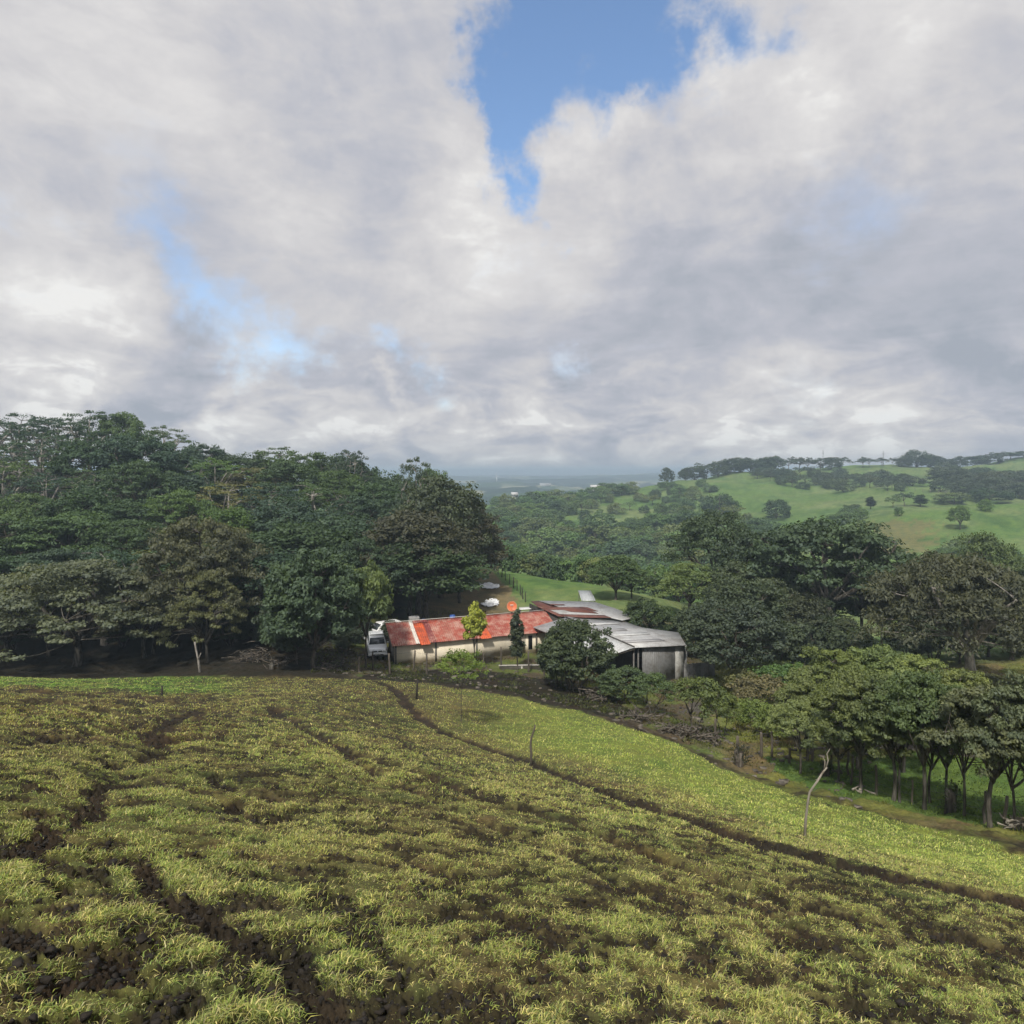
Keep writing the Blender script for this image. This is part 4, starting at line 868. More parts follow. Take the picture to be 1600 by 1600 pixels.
# satellite dish
def dish():
    c = pY(799.8, 947.3, 67.2); e = empty('satellite_dish', (c[0], c[1], -13.95), 0, 'round orange satellite dish on a short mast above the red roof', 'satellite dish')
    h = c[2]+13.95; Rr = .50; m_ = MB(); ax = np.array([.05, -.96, .28]); ax /= np.linalg.norm(ax); s_ = np.cross(ax, [0, 0, 1]); s_ /= np.linalg.norm(s_); t_ = np.cross(s_, ax)
    rings = np.linspace(0, 1, 7); K = 28; V = []
    for lay, off in ((0, 0), (1, -.015)):
        for r_ in rings:
            for k in range(K):
                a = 2*math.pi*k/K; V.append(np.array([0, 0, h])+(s_*math.cos(a)+t_*math.sin(a))*Rr*max(r_, .01)+ax*(.10*r_*r_-.10+off))
    nr = len(rings); Q = []
    for lay in (0, 1):
        for i in range(nr-1):
            for k in range(K):
                q = [lay*nr*K+i*K+k, lay*nr*K+i*K+(k+1) % K, lay*nr*K+(i+1)*K+(k+1) % K, lay*nr*K+(i+1)*K+k]; Q.append(q if lay == 0 else q[::-1])
    for k in range(K): Q.append([(nr-1)*K+k, (nr-1)*K+(k+1) % K, nr*K+(nr-1)*K+(k+1) % K, nr*K+(nr-1)*K+k])
    m_.add(V, Q); m_.build('reflector', plain('orange_enamel', (.62, .17, .07), .45, .08, 3), e, smooth=True)
    m_ = MB(); m_.tube([np.array([0, 0, h])+(s_*math.cos(a)+t_*math.sin(a))*Rr*.99+ax*.004 for a in np.linspace(0, 2*math.pi, 29)], .016, 5); m_.build('rim', plain('pale_rim', (.68, .36, .24), .5), e)
    cc = np.array([0, 0, h])+ax*.0; m_ = MB()
    for dx_, w_ in ((-.13, .05), (-.04, .05), (.05, .05), (.14, .05)): m_.hexa([cc+s_*(dx_+a)+t_*(.12+b)+ax*d_ for d_ in (-.06, -.045) for a, b in ((-w_/2, -.05), (w_/2, -.05), (w_/2, .05), (-w_/2, .05))])
    m_.build('white_mark', plain('white_print', (.8, .72, .66), .5, .05), e)
    m_ = MB(); m_.tube([cc-t_*.48+ax*0, cc+ax*.42-t_*.05], .014, 5); m_.tube([cc+ax*.38-t_*.05, cc+ax*.48-t_*.03], .04, 8); m_.build('feed_arm', plain('feed_grey', (.22, .2, .19), .5), e)
    m_ = MB(); m_.tube([(0, .1, -.3), (0, .1, h-.1)], .03, 8); m_.build('mast', M_WIRE, e)
dish()
# low pen wall and clutter around the shed
def localbox(name, label, cat, pos, rz, dims, mat, bevel=.01, z=None):
    e = MB(); e.box(-dims[0]/2, dims[0]/2, -dims[1]/2, dims[1]/2, 0, dims[2]); o = e.build(name, mat, bevel=bevel); o.location = (pos[0], pos[1], gz1(pos[0], pos[1])-.05 if z is None else z); o.rotation_euler = (0, 0, rz); return tag(o, label, cat)
M_CONC = plain('old_concrete', (.26, .25, .225), .9, .25, 4, bump=.3)
pw = empty('pen_wall', (1.2, 58.6, gz1(1.2, 58.6)), ang-.32, 'low concrete pen wall with pale top before the cream wall', 'wall')
MB().box(-2.3, 1.5, -.08, .08, -.6, .30).build('wall', M_BLOCK, pw); MB().box(-2.36, 1.56, -.13, .13, .302, .36).build('coping', plain('pale_coping', (.42, .40, .36), .8), pw)
MB().box(-.42, -.28, -.14, -.082, -.6, .30).build('pillar', plain('pale_pillar', (.40, .38, .34), .8), pw)
def barrel(px, py, Y, col, label):
    p = pY(px, py, Y); z0 = gz1(p[0], p[1]); h = max(p[2]-z0, .9); e = empty('barrel', (p[0], p[1], z0), 0, label, 'barrel')
    m_ = MB(); zz = [0, .02, h*.3, h*.33, h*.36, h*.64, h*.67, h*.7, h-.02, h]; rr = [.27, .29, .29, .305, .29, .29, .305, .29, .29, .27]
    m_.tube([(0, 0, z) for z in zz], rr, 16); m_.build('drum', plain('drum_'+label[:5], col, .5, .15), e, smooth=False)
    m_ = MB(); m_.tube([(0, 0, h), (0, 0, h+.03)], .25, 16); m_.build('lid', plain('lid_'+label[:5], tuple(c*.6 for c in col), .5), e)
barrel(662, 968, 66.5, (.03, .09, .32), 'blue plastic drum behind the left half of the red roof')
barrel(707, 961, 70, (.05, .13, .42), 'blue plastic drum at the forest foot behind the red roof middle')
p = pY(647, 963.5, 66.5); z0 = gz1(p[0], p[1]); e = empty('water_tank', (p[0], p[1], z0), .3, 'grey box water tank on a stand above the left end of the red roof', 'water tank')
MB().box(-.5, .5, -.4, .4, p[2]-z0-.62, p[2]-z0).build('tank', plain('tank_grey', (.27, .26, .25), .7, .15), e, bevel=.07)
MB().box(-.3, .3, -.25, .25, p[2]-z0+.001, p[2]-z0+.05).build('lid', plain('tank_lid', (.2, .2, .2), .7), e)
for sx_ in (-.42, .42):
    for sy_ in (-.32, .32): m_ = MB(); m_.tube([(sx_, sy_, -.3), (sx_, sy_, p[2]-z0-.62)], .04, 6); m_.build('leg', M_WOOD, e)
q1 = pY(623, 973.2, 64.5); q2 = pY(648, 971.2, 65.5)
m_ = MB(); m_.hexa([(*(x-q1)[:2], z_) for z_ in (-1.0, .0) for x in (q1, q2, q2+[0, .06, 0], q1+[0, .06, 0])]); o = m_.build('sheet_fence', plain('white_board', (.62, .61, .58), .6, .1)); o.location = tuple(q1); tag(o, 'white board edge showing above the left end of the red roof', 'board')
# white plastic sheets on the bare slope
def tarp(px, py, w, h, label, seed):
    X, Y = hit(px, py); z0 = gz1(X, Y); n = 22; a = np.linspace(-.5, .5, n); U_, V_ = np.meshgrid(a, a); U_ = U_*w; V_ = V_*h
    X_ = X+U_+(fbm(U_*1.1, V_*1.1, 3, seed)-.5)*1.0; Y_ = Y+V_+(fbm(U_*1.1, V_*1.1, 3, seed+5)-.5)*1.0
    zg = gz(X_.ravel(), Y_.ravel()).reshape(n, n)+.06+np.abs(fbm(U_*2.4+seed, V_*2.4, 4, seed+9)-.45)*.75
    Pt = np.stack([X_-X, Y_-Y, zg-z0], -1).reshape(-1, 3); mask = (fbm(U_*.9+3, V_*.9, 3, seed+20) > .36) & (np.hypot(U_/w, V_/h) < .5)
    i = (np.arange(n-1)[:, None]*n+np.arange(n-1)); k = mask[:-1, :-1].ravel(); i = i.ravel()[k]
    q = np.stack([i, i+1, i+n+1, i+n], 1); B_ = Pt-[0, 0, .03]
    me = newmesh('plastic_sheet', np.concatenate([Pt, B_]), [np.concatenate([q, q[:, ::-1]+len(Pt)])], smooth=True)
    o = link('plastic_sheet', me, plain('white_plastic_%d' % seed, (.82, .83, .84), .4, .06, 4), loc=(X, Y, z0)); tag(o, label, 'plastic sheet')
tarp(764, 919, 2.6, 2.8, 'upper crumpled white plastic sheet on the bare slope behind the shed', 1)
tarp(767, 945, 2.3, 3.4, 'lower crumpled white plastic sheet on the bare slope behind the shed', 4)

# ------------------------------------------------------------------ vehicles
def paint(name, col, rough=.3, metal=.6): return plain(name, col, rough, .06, 2, metal, .5)
M_GLASS = plain('car_glass', (.05, .06, .065), .08, .1, 2, 0, .8); M_TYRE = plain('tyre', (.02, .02, .02), .85); M_BLK = plain('black_trim', (.02, .02, .02), .5); M_LAMP = plain('lamp_glass', (.75, .77, .78), .1, .05, 3, .2, .8)
def car(name, label, cat, X, Y, rz, body, rack=True):
    """nose towards local -y"""
    z0 = gz1(X, Y)+.02; e = empty(name, (X, Y, z0), rz, label, cat)
    m_ = MB(); st_ = [(-2.25, .62, .50, .86), (-2.15, .84, .42, .98), (-1.6, .90, .40, 1.05), (-.9, .91, .38, 1.10), (1.9, .91, .38, 1.08), (2.2, .86, .45, 1.02)]
    V = []; 
    for y, hw, zb_, zt in st_:
        V += [(-hw*.94, y, zb_), (hw*.94, y, zb_), (hw, y, (zb_+zt)/2), (hw*.93, y, zt), (-hw*.93, y, zt), (-hw, y, (zb_+zt)/2)]
    Q = [];T = []
    for i in range(len(st_)-1):
        for k in range(6): a = i*6+k; b = i*6+(k+1) % 6; Q.append((a, b, b+6, a+6))
    m_.add(V, Q+[(0, 5, 2, 1), (5, 4, 3, 2)]+[(30+x for x in (1, 2, 5, 0)), (30+x for x in (2, 3, 4, 5))] if False else Q); n6 = (len(st_)-1)*6
    m_.Q.append(np.array([(0, 5, 2, 1), (5, 4, 3, 2), (n6+1, n6+2, n6+5, n6), (n6+2, n6+3, n6+4, n6+5)]))
    bd = m_.build('body', body, e, bevel=.05)
    m_ = MB(); m_.hexa([(-.82, -1.0, 1.06), (.82, -1.0, 1.06), (.82, 2.12, 1.04), (-.82, 2.12, 1.04), (-.66, -.32, 1.68), (.66, -.32, 1.68), (.66, 1.86, 1.66), (-.66, 1.86, 1.66)]); m_.build('cabin', body, e, bevel=.05)
    def quadplate(P4, name, mat, parent=e, t=.012):
        P4 = np.array(P4, float); n_ = np.cross(P4[1]-P4[0], P4[2]-P4[0]); n_ /= np.linalg.norm(n_); a = MB(); a.hexa(list(P4)+list(P4+n_*t)); return a.build(name, mat, parent)
    def fr(z): t = (z-1.06)/.62; return -1.0+.68*t
    quadplate([(-.72, fr(1.12)-.012, 1.12), (.72, fr(1.12)-.012, 1.12), (.62, fr(1.60)-.012, 1.60), (-.62, fr(1.60)-.012, 1.60)], 'windscreen', M_GLASS)
    quadplate([(.66, 2.10, 1.14), (-.66, 2.10, 1.14), (-.58, 1.91, 1.58), (.58, 1.91, 1.58)], 'rear_window', M_GLASS)
    for s in (-1, 1):
        def sx(z): return s*(.82-.16*(z-1.06)/.62+.004)
        for y0, y1, t0, t1 in ((-.62, .25, -.28, .25), (.32, 1.15, .32, 1.15), (1.22, 1.92, 1.22, 1.80)):
            p4 = [(sx(1.13), y0, 1.13), (sx(1.13), y1, 1.13), (sx(1.58), t1, 1.58), (sx(1.58), t0, 1.58)]
            quadplate(p4 if s > 0 else p4[::-1], 'side_window', M_GLASS)
        for y in (-1.42, 1.38):
            w_ = MB(); w_.tube([(s*.72, y, .36), (s*.74, y, .36), (s*.93, y, .36), (s*.95, y, .36)], [.33, .37, .37, .33], 20); wo = w_.build('wheel', M_TYRE, e)
            w_ = MB(); w_.disc((s*.955, y, .36), .2, (1, 0, 0), .03, 14); w_.build('rim', plain('rim_'+name, (.4, .41, .42), .35, .05, 3, .6), wo)
        a = MB(); a.box(s*.62-.17, s*.62+.17, -2.275, -2.19, .72, .86); a.build('headlight', M_LAMP, e, bevel=.03)
        a = MB(); a.box(s*1.0-.10, s*1.0+.10, -.78, -.66, 1.12, 1.27); a.build('mirror', body, e, bevel=.03)
        if rack: a = MB(); a.tube([(s*.58, -.1, 1.70), (s*.58, 0, 1.78), (s*.58, 1.6, 1.77), (s*.58, 1.75, 1.68)], .022, 6); a.build('roof_rail', M_LAMP, e)
    for s in (-1, 1): a = MB(); a.box(s*.22-.17, s*.22+.17, -2.275, -2.2, .74, .84); a.build('grille', M_BLK, e, bevel=.01)
    a = MB(); a.box(-.86, .86, -2.36, -2.2, .42, .62); a.build('bumper', body, e, bevel=.05)
    a = MB(); a.box(-.5, .5, -2.375, -2.362, .46, .54); a.build('air_intake', M_BLK, e)
    a = MB(); a.box(-.22, .22, -2.395, -2.377, .52, .62); a.build('number_plate', plain('plate_'+name, (.7, .7, .68), .5), e)
    if rack: a = MB(); a.box(-.68, .68, .0, .06, 1.79, 1.83); a.box(-.68, .68, 1.3, 1.36, 1.79, 1.83); a.box(-.66, .66, -.30, -.22, 1.74, 1.90); a.build('roof_bar', M_LAMP, e, bevel=.01)
    return e
cx_, cy_ = (589-CX)/F*63, 63.0
car('silver_suv', 'silver off-road car with roof rack parked nose out by the shed end', 'car', cx_+.05, cy_-.4, R(14), paint('silver_paint', (.80, .82, .83), .28, .1))
e = car('white_pickup', 'white car parked behind the silver one, half hidden by the shed', 'car', (597-CX)/F*68.6, 68.6, R(-52), paint('white_paint', (.78, .78, .77), .35, 0), rack=False)
# black scooter squeezed between car and shed
def scooter(X, Y):
    e = empty('motorcycle', (X, Y, gz1(X, Y)), R(20), 'black motorcycle squeezed between the silver car and the shed', 'motorcycle')
    for y in (-.62, .62):
        m_ = MB(); t = np.linspace(0, 2*math.pi, 25); m_.tube([(0, y+.28*math.cos(a), .31+.28*math.sin(a)) for a in t], .045, 6); w_ = m_.build('wheel', M_TYRE, e)
        m_ = MB(); m_.disc((0, y, .31), .07, (1, 0, 0), .1, 10); m_.build('hub', M_WIRE, w_)
    m_ = MB(); m_.tube([(0, -.62, .31), (0, -.42, .85), (0, -.3, 1.0)], .035, 6); m_.build('fork', M_WIRE, e)
    m_ = MB(); m_.tube([(0, -.4, .75), (0, -.1, .72), (0, .35, .7)], [.1, .16, .08], 8); m_.build('fuel_tank', M_BLK, e, smooth=True)
    m_ = MB(); m_.box(-.14, .14, .1, .75, .72, .82); m_.build('seat', M_BLK, e, bevel=.03)
    m_ = MB(); m_.box(-.13, .13, -.2, .2, .25, .6); m_.build('engine', M_WIRE, e, bevel=.04)
    m_ = MB(); m_.tube([(-.36, -.18, 1.02), (-.1, -.34, 1.0), (.1, -.34, 1.0), (.36, -.18, 1.02)], .018, 6); m_.build('handlebar', M_WIRE, e)
scooter((601-CX)/F*64.5, 64.5)

# ------------------------------------------------------------------ fences, poles, stumps, dead wood
def wobble(p0, p1, n, a, seed):
    r = np.random.default_rng(seed); t = np.linspace(0, 1, n)[:, None]; q = np.array(p0)*(1-t)+np.array(p1)*t
    q[1:-1] += r.normal(0, a, (n-2, 3))*[1, .6, .2]; return q
def pole(px, base, pts, rad, name, label, cat, mat=M_WOOD, fork=None, Y=None):
    X, Yh = hit(px, base); Yh = Y or Yh; X = (px-CX)/F*Yh; z0 = gz1(X, Yh)
    e = empty(name, (X, Yh, z0), 0, label, cat); m_ = MB(); r = np.random.default_rng(int(px)); 
    W = [np.array([0, 0, -.35])]+[np.array([(a-px)/F*Yh, r.normal(0, .03), (base-b)/F*Yh]) for a, b in pts]
    m_.tube(W, np.linspace(rad, rad*.62, len(W)), 7); o = m_.build('pole', mat, e)
    if fork:
        m_ = MB()
        for f in fork:
            w = [np.array([(a-px)/F*Yh, 0, (base-b)/F*Yh]) for a, b in f]; m_.tube(w, np.linspace(rad*.6, rad*.25, len(w)), 5)
        m_.build('branch', mat, e)
    m_ = MB()
    for _ in range(3):
        k = r.integers(1, len(W)-1); p_ = W[k]; q_ = p_+np.array([r.choice([-1, 1])*.06, -.02, .05]); m_.tube([p_, q_], [rad*.5, rad*.2], 5)
    m_.build('knot', mat, e); return e
M_STICK = barkmat('pale_stick', (.13, .115, .085), (.34, .31, .26))
pole(1257, 1309, [(1259, 1285), (1262, 1258), (1266, 1240), (1277, 1222), (1286, 1208), (1292, 1201)], .034, 'leaning_pole', 'crooked pale leaning pole with forked tip standing in the field', 'pole', M_STICK, fork=[[(1288, 1206), (1289, 1192), (1286, 1184)], [(1290, 1204), (1294, 1190), (1292, 1180), (1297, 1172)]], Y=16.5)
pole(831, 1190, [(830, 1172), (829, 1160), (830, 1148), (834, 1138), (836, 1128)], .05, 'crooked_post', 'thin crooked dark post alone at mid field below the shed', 'post')
pole(651, 1092, [(651, 1080), (652, 1070), (652, 1062)], .07, 'short_post', 'short dark post at the top of the field near the young tree', 'post', plain('dark_wood', (.035, .03, .025), .9, .3, 6))
pole(253, 1091, [(253, 1084), (253, 1078), (253, 1069)], .06, 'short_post', 'short thin post on the left by the bright grass strip', 'post', plain('dark_wood2', (.04, .035, .03), .9, .3, 6))
pole(313, 1050, [(311, 1040), (309, 1028), (306, 1014), (304, 1003)], .10, 'dead_trunk', 'bare pale dead trunk under the trees at the left field edge', 'dead tree', M_PALE, fork=[[(310, 1030), (314, 1020)]])
def fence(label, bases, hts, rad=.06, wires=3, name='wire_fence', group=None, mat=M_WOOD, lean=.06, seed=0, Ys=None):
    r = np.random.default_rng(seed); pos = []
    for i, (px, b) in enumerate(bases):
        X, Y = hit(px, b)
        if Ys: Y = Ys[i]; X = (px-CX)/F*Y
        pos.append((X, Y, gz1(X, Y)))
    x0, y0, z0 = pos[0]; e = empty(name, (x0, y0, z0), 0, label, 'fence', group); tops = []
    for i, (X, Y, z) in enumerate(pos):
        h = hts[i] if isinstance(hts, (list, tuple)) else hts*r.uniform(.85, 1.15); p0 = np.array([X-x0, Y-y0, z-z0-.3]); p1 = np.array([X-x0+r.normal(0, lean), Y-y0+r.normal(0, lean), z-z0+h])
        m_ = MB(); m_.tube(wobble(p0, p1, 5, .02, i+seed), np.linspace(rad, rad*.75, 5)*r.uniform(.8, 1.25), 7); m_.build('post', mat, e); tops.append((p0, p1))
    if wires:
        m_ = MB()
        for k in range(wires):
            f = .35+.6*k/max(1, wires-1)
            for (a0, a1), (b0, b1) in zip(tops[:-1], tops[1:]):
                p = a0+(a1-a0)*f; q = b0+(b1-b0)*f; mid = (p+q)/2-[0, 0, .03]; m_.tube([p, mid, q], .006, 4)
        m_.build('wire', M_WIRE, e)
    return e
fence('crooked post and wire fence before the silver car and the cream wall', [(560,1050),(583,1048),(610,1053),(645,1048),(667,1056),(695,1050),(723,1046),(754,1046),(783,1046),(826,1052),(850,1058)], [1.3,1.6,1.7,1.7,1.8,1.3,1.6,1.5,2.0,1.8,1.4], .085, 2, seed=3)
fence('fence line climbing the green spur behind the farm', [(768,890),(773,894),(778,898),(784,903),(790,908),(796,913),(802,919),(808,925),(813,931),(817,937),(821,943)], 1.35, .07, 3, mat=plain('dark_post', (.05, .045, .04), .9, .3, 5), seed=5)
fence('low post fence along the lower side of the dirt lane', [(1118,1160),(1154,1192),(1190,1186),(1207,1184),(1233,1196),(1268,1190),(1300,1205),(1325,1212)], [1.2,1.3,1.2,1.25,.7,.8,1.0,1.2], .07, 3, seed=7)
fence('post and wire fence strung between the live fence trees', [(1330,1228),(1370,1243),(1425,1256),(1490,1268),(1535,1285),(1570,1292),(1620,1304)], 1.15, .05, 4, seed=9)
fence('hillside fence with many short posts below the misty clump', [(x, 762+(x-1370)*.1) for x in range(1370, 1482, 12)], 1.5, .14, 2, mat=plain('pale_post', (.2, .19, .17), .9), seed=11)
def brush(px, py, r_, n, label, seed, mat=M_BARK, h=.5, Y=None):
    X, Yh = hit(px, py); z0 = gz1(X, Yh); r = np.random.default_rng(seed); m_ = MB()
    for i in range(n):
        a = r.uniform(0, math.pi); l = r.uniform(.5, 1.3)*r_*.8; c = r.normal(0, r_*.35, 3); c[2] = abs(r.normal(0, h*.5))
        dd = np.array([math.cos(a), math.sin(a), r.normal(0, .35)])*l; zc = gz1(X+c[0], Yh+c[1])-z0
        m_.tube(wobble(c-dd/2+[0, 0, zc+.05], c+dd/2+[0, 0, zc+.1], 5, .06*l, seed*31+i), np.linspace(.05, .015, 5)*r.uniform(.5, 1.3), 5)
    o = m_.build('branch_pile', mat); o.location = (X, Yh, z0); tag(o, label, 'branch pile')
brush(395, 1032, 2.2, 60, 'heap of cut branches under the forest edge at the end of the field', 1, h=.9)
brush(440, 1040, 1.5, 30, 'smaller branch heap beside the dense round tree', 2)
brush(995, 1128, 1.4, 40, 'tangle of dead branches below the bush in front of the barn', 3)
brush(1060, 1150, 1.6, 50, 'tangle of dead sticks at the lane bend under the forked tree', 4)
brush(1100, 1160, 1.2, 34, 'low pile of dead sticks right of the forked tree', 5)
brush(930, 1095, 1.2, 26, 'dead sticks at the foot of the many-stemmed bush', 6)
brush(1590, 1296, .6, 26, 'knot of dead sticks at the right end of the live fence', 7, M_STICK)
brush(515, 1048, 1.2, 24, 'dry sticks and roots at the foot of the round tree', 8)
brush(1352, 1243, .4, 4, 'pale fallen branches beside the live fence', 9, M_STICK, .1)
def stump(px, py, r_, h, label, sprout=True, mat=M_MOSS, tint=(.05, .07, .03)):
    X, Y = hit(px, py); e = empty('tree_stump', (X, Y, gz1(X, Y)), 0, label, 'stump'); m_ = MB()
    m_.tube([(0, 0, -.2), (0, 0, .05), (.02, 0, h*.5), (0, .02, h*.93), (.02, 0, h)], [r_*1.5, r_*1.2, r_, r_*1.05, r_*.8], 9); m_.build('stump', mat, e, smooth=True)
    if sprout:
        r = np.random.default_rng(int(px)); V = []
        for _ in range(420):
            p_ = np.array([r.normal(0, r_*1.1)+r_*.6, r.normal(0, r_), h*r.uniform(.15, 1.35)]); a = r.normal(0, 1, 3); a /= np.linalg.norm(a); b = np.cross(a, r.normal(0, 1, 3)); b /= np.linalg.norm(b); V.append([p_-a*.05, p_+b*.025, p_+a*.05, p_-b*.025])
        V = np.array(V).reshape(-1, 3); i = np.arange(len(V)//4)*4; me = newmesh('sprout', V, [np.stack([i, i+1, i+2, i+3], 1)]); at = me.attributes.new('lv', 'FLOAT', 'POINT'); at.data.foreach_set('value', np.repeat(r.random(len(i)), 4).astype(np.float32))
        o = link('sprout', me, M_LEAF, e); o.color = (*tint, 1)
stump(1485, 1270, .16, .85, 'sprouting pale stump in the live fence row, right part')
stump(1290, 1213, .13, .5, 'dark sprouting stump where the live fence row begins', mat=M_BARK)
stump(424, 1046, .16, .4, 'pale cut stump at the forest edge before the branch heap', False, M_MOSS)
stump(1154, 1196, .2, .7, 'dark rotten stump by the post fence near the lane', True, M_BARK, (.035, .04, .022))
for i, (px, top, b, r_, lb) in enumerate([(640, 905, 985, .22, 'tall bare lower trunk behind the shed, left one'), (718, 925, 985, .20, 'tall grey trunk at the forest corner above the red roof'), (75, 985, 1035, .16, 'slanting trunk below the low crowns at far left'), (150, 985, 1045, .3, 'thick trunk under the wide flat-topped tree'), (240, 990, 1045, .15, 'slim trunk in the dark between two flat-topped trees')]):
    if i in (3,): continue
    Y = [77, 84, 60, 58, 61][i]; X = (px-CX)/F*Y; z0 = gz1(X, Y); zt = -(top-HY)/F*Y
    m_ = MB(); m_.tube(wobble((0, 0, -.3), (.4*(1 if i == 2 else .2), 0, zt-z0+1.5), 7, .08, i), np.linspace(r_*1.3, r_*.7, 7), 8); e = empty('bare_tree', (X, Y, z0), 0, lb, 'tree trunk'); m_.build('trunk', M_MOSS, e, smooth=True)
# far things
def turbine():
    X, Y = (776-CX)/F*2000, 2000; z0 = gz1(X, Y); h = -(743-HY)/F*Y-z0; e = empty('wind_turbine', (X, Y, z0), 0, 'tiny white wind turbine standing on the far hazy plain', 'wind turbine'); wm = plain('turbine_white', (.85, .85, .85), .5, .03)
    m_ = MB(); m_.tube([(0, 0, -3), (0, 0, h)], [1.5, 1.0], 10); m_.build('tower', wm, e); m_ = MB(); m_.tube([(0, -2.2, h), (0, 2.2, h)], 1.0, 8); m_.build('nacelle', wm, e)
    for k in range(3): a = R(90+120*k+8); m_ = MB(); m_.tube([(0, -2.4, h), (math.cos(a)*5, -2.4, h+math.sin(a)*5), (math.cos(a)*13, -2.4, h+math.sin(a)*13)], [.6, .7, .2], 6); m_.build('blade', wm, e)
turbine()
for px, t_, lb in ((1286, 703, 'thin mast rising from the far crest left of the other mast'), (1380, 704, 'thin mast rising from the far crest, the right one')):
    Y = 480; X = (px-CX)/F*Y; z0 = gz1(X, Y); h = -(t_-HY)/F*Y-z0; e = empty('radio_mast', (X, Y, z0), 0, lb, 'mast')
    m_ = MB(); m_.tube([(0, 0, -1), (0, 0, h)], [.22, .10], 6); m_.build('mast', M_WIRE, e); m_ = MB(); m_.tube([(-.9, 0, h*.8), (.9, 0, h*.8)], .08, 5); m_.tube([(-.6, 0, h*.9), (.6, 0, h*.9)], .07, 5); m_.build('crossbar', M_WIRE, e)
def cottage(px, py, Y, w, label):
    X = (px-CX)/F*Y; z0 = max(gz1(X, Y), -(py-HY)/F*Y-1); e = empty('farm_cottage', (X, Y, z0), .2, label, 'house')
    MB().box(-w/2, w/2, -2.5, 2.5, -3, 2.4).build('wall', plain('white_wall_%d' % px, (.50, .50, .49), .8, .06), e)
    m_ = MB(); m_.hexa([(-w/2-.4, -3, 2.41), (w/2+.4, -3, 2.41), (w/2+.4, 3, 2.41), (-w/2-.4, 3, 2.41), (-w/2-.4, -.1, 3.9), (w/2+.4, -.1, 3.9), (w/2+.4, .1, 3.9), (-w/2-.4, .1, 3.9)]); m_.build('roof', plain('roof_%d' % px, (.50, .50, .50), .6, .1), e)
    for x in (-w*.3, w*.12): MB().box(x-.5, x+.5, -2.53, -2.503, .9, 1.9).build('window', M_GLASS, e)
    MB().box(w*.3-.45, w*.3+.45, -2.53, -2.503, 0, 2.0).build('door', M_BLK, e)
cottage(931, 765, 424, 6, 'small white house among trees on the wooded ridge, right one'); cottage(946, 763, 428, 4.5, 'smaller white house just right of the ridge house')
cottage(804, 779, 398, 3, 'tiny white hut among the trees on the left ridge end')
cottage(852, 757, 1500, 26, 'pale building block on the far plain')
# ------------------------------------------------------------------ camera, sky, sun, haze
cam = bpy.data.cameras.new('camera'); co = bpy.data.objects.new('camera', cam); COL.objects.link(co)
co.location = (0, 0, 0); co.rotation_euler = (R(90), 0, 0); cam.sensor_width = 36; cam.lens = 36*F/1600; cam.shift_y = (HY-800)/1600
cam.clip_end = 20000; cam.clip_start = .05; scene.camera = co
SUN_EL, SUN_AZ = 52, -163           # azimuth from +Y towards +X, degrees
d = np.array([math.sin(R(SUN_AZ))*math.cos(R(SUN_EL)), math.cos(R(SUN_AZ))*math.cos(R(SUN_EL)), math.sin(R(SUN_EL))])
sl = bpy.data.lights.new('sun', 'SUN'); sl.energy = 3.6; sl.angle = R(5); sl.color = (1, .95, .86)
so = bpy.data.objects.new('sun', sl); COL.objects.link(so); so.location = (0, 0, 60)
import mathutils
so.rotation_euler = mathutils.Vector(d.tolist()).to_track_quat('Z', 'Y').to_euler()
w = bpy.data.worlds.new('World'); scene.world = w; w.use_nodes = True; nt = w.node_tree; nt.nodes.clear()
tc = N(nt, 'ShaderNodeTexCoord')
st = N(nt, 'ShaderNodeTexSky'); st.sky_type = 'NISHITA'; st.sun_disc = False; st.sun_elevation = R(SUN_EL); st.sun_rotation = R(SUN_AZ); st.air_density = 1.0; st.dust_density = .4; st.ozone_density = 2
def mth(op, a, b=None, c=None):
    n = nt.nodes.new('ShaderNodeMath'); n.operation = op
    for i, v in enumerate((a, b, c)):
        if v is None: continue
        if isinstance(v, (int, float)): n.inputs[i].default_value = v
        else: nt.links.new(v.outputs[0], n.inputs[i])
    return n
def noise(vec, sc, det, rough=.55, dist=0, off=None):
    mp = N(nt, 'ShaderNodeMapping'); mp.inputs['Scale'].default_value = sc if isinstance(sc, tuple) else (sc,)*3
    if off: mp.inputs['Location'].default_value = off
    nt.links.new(vec.outputs[0], mp.inputs[0])
    n = N(nt, 'ShaderNodeTexNoise'); n.inputs['Scale'].default_value = 1; n.inputs['Detail'].default_value = det; n.inputs['Roughness'].default_value = rough; n.inputs['Distortion'].default_value = dist
    L(nt, mp, 0, n, 0); return n
nrm = N(nt, 'ShaderNodeVectorMath', operation='NORMALIZE'); L(nt, tc, 'Generated', nrm, 0)
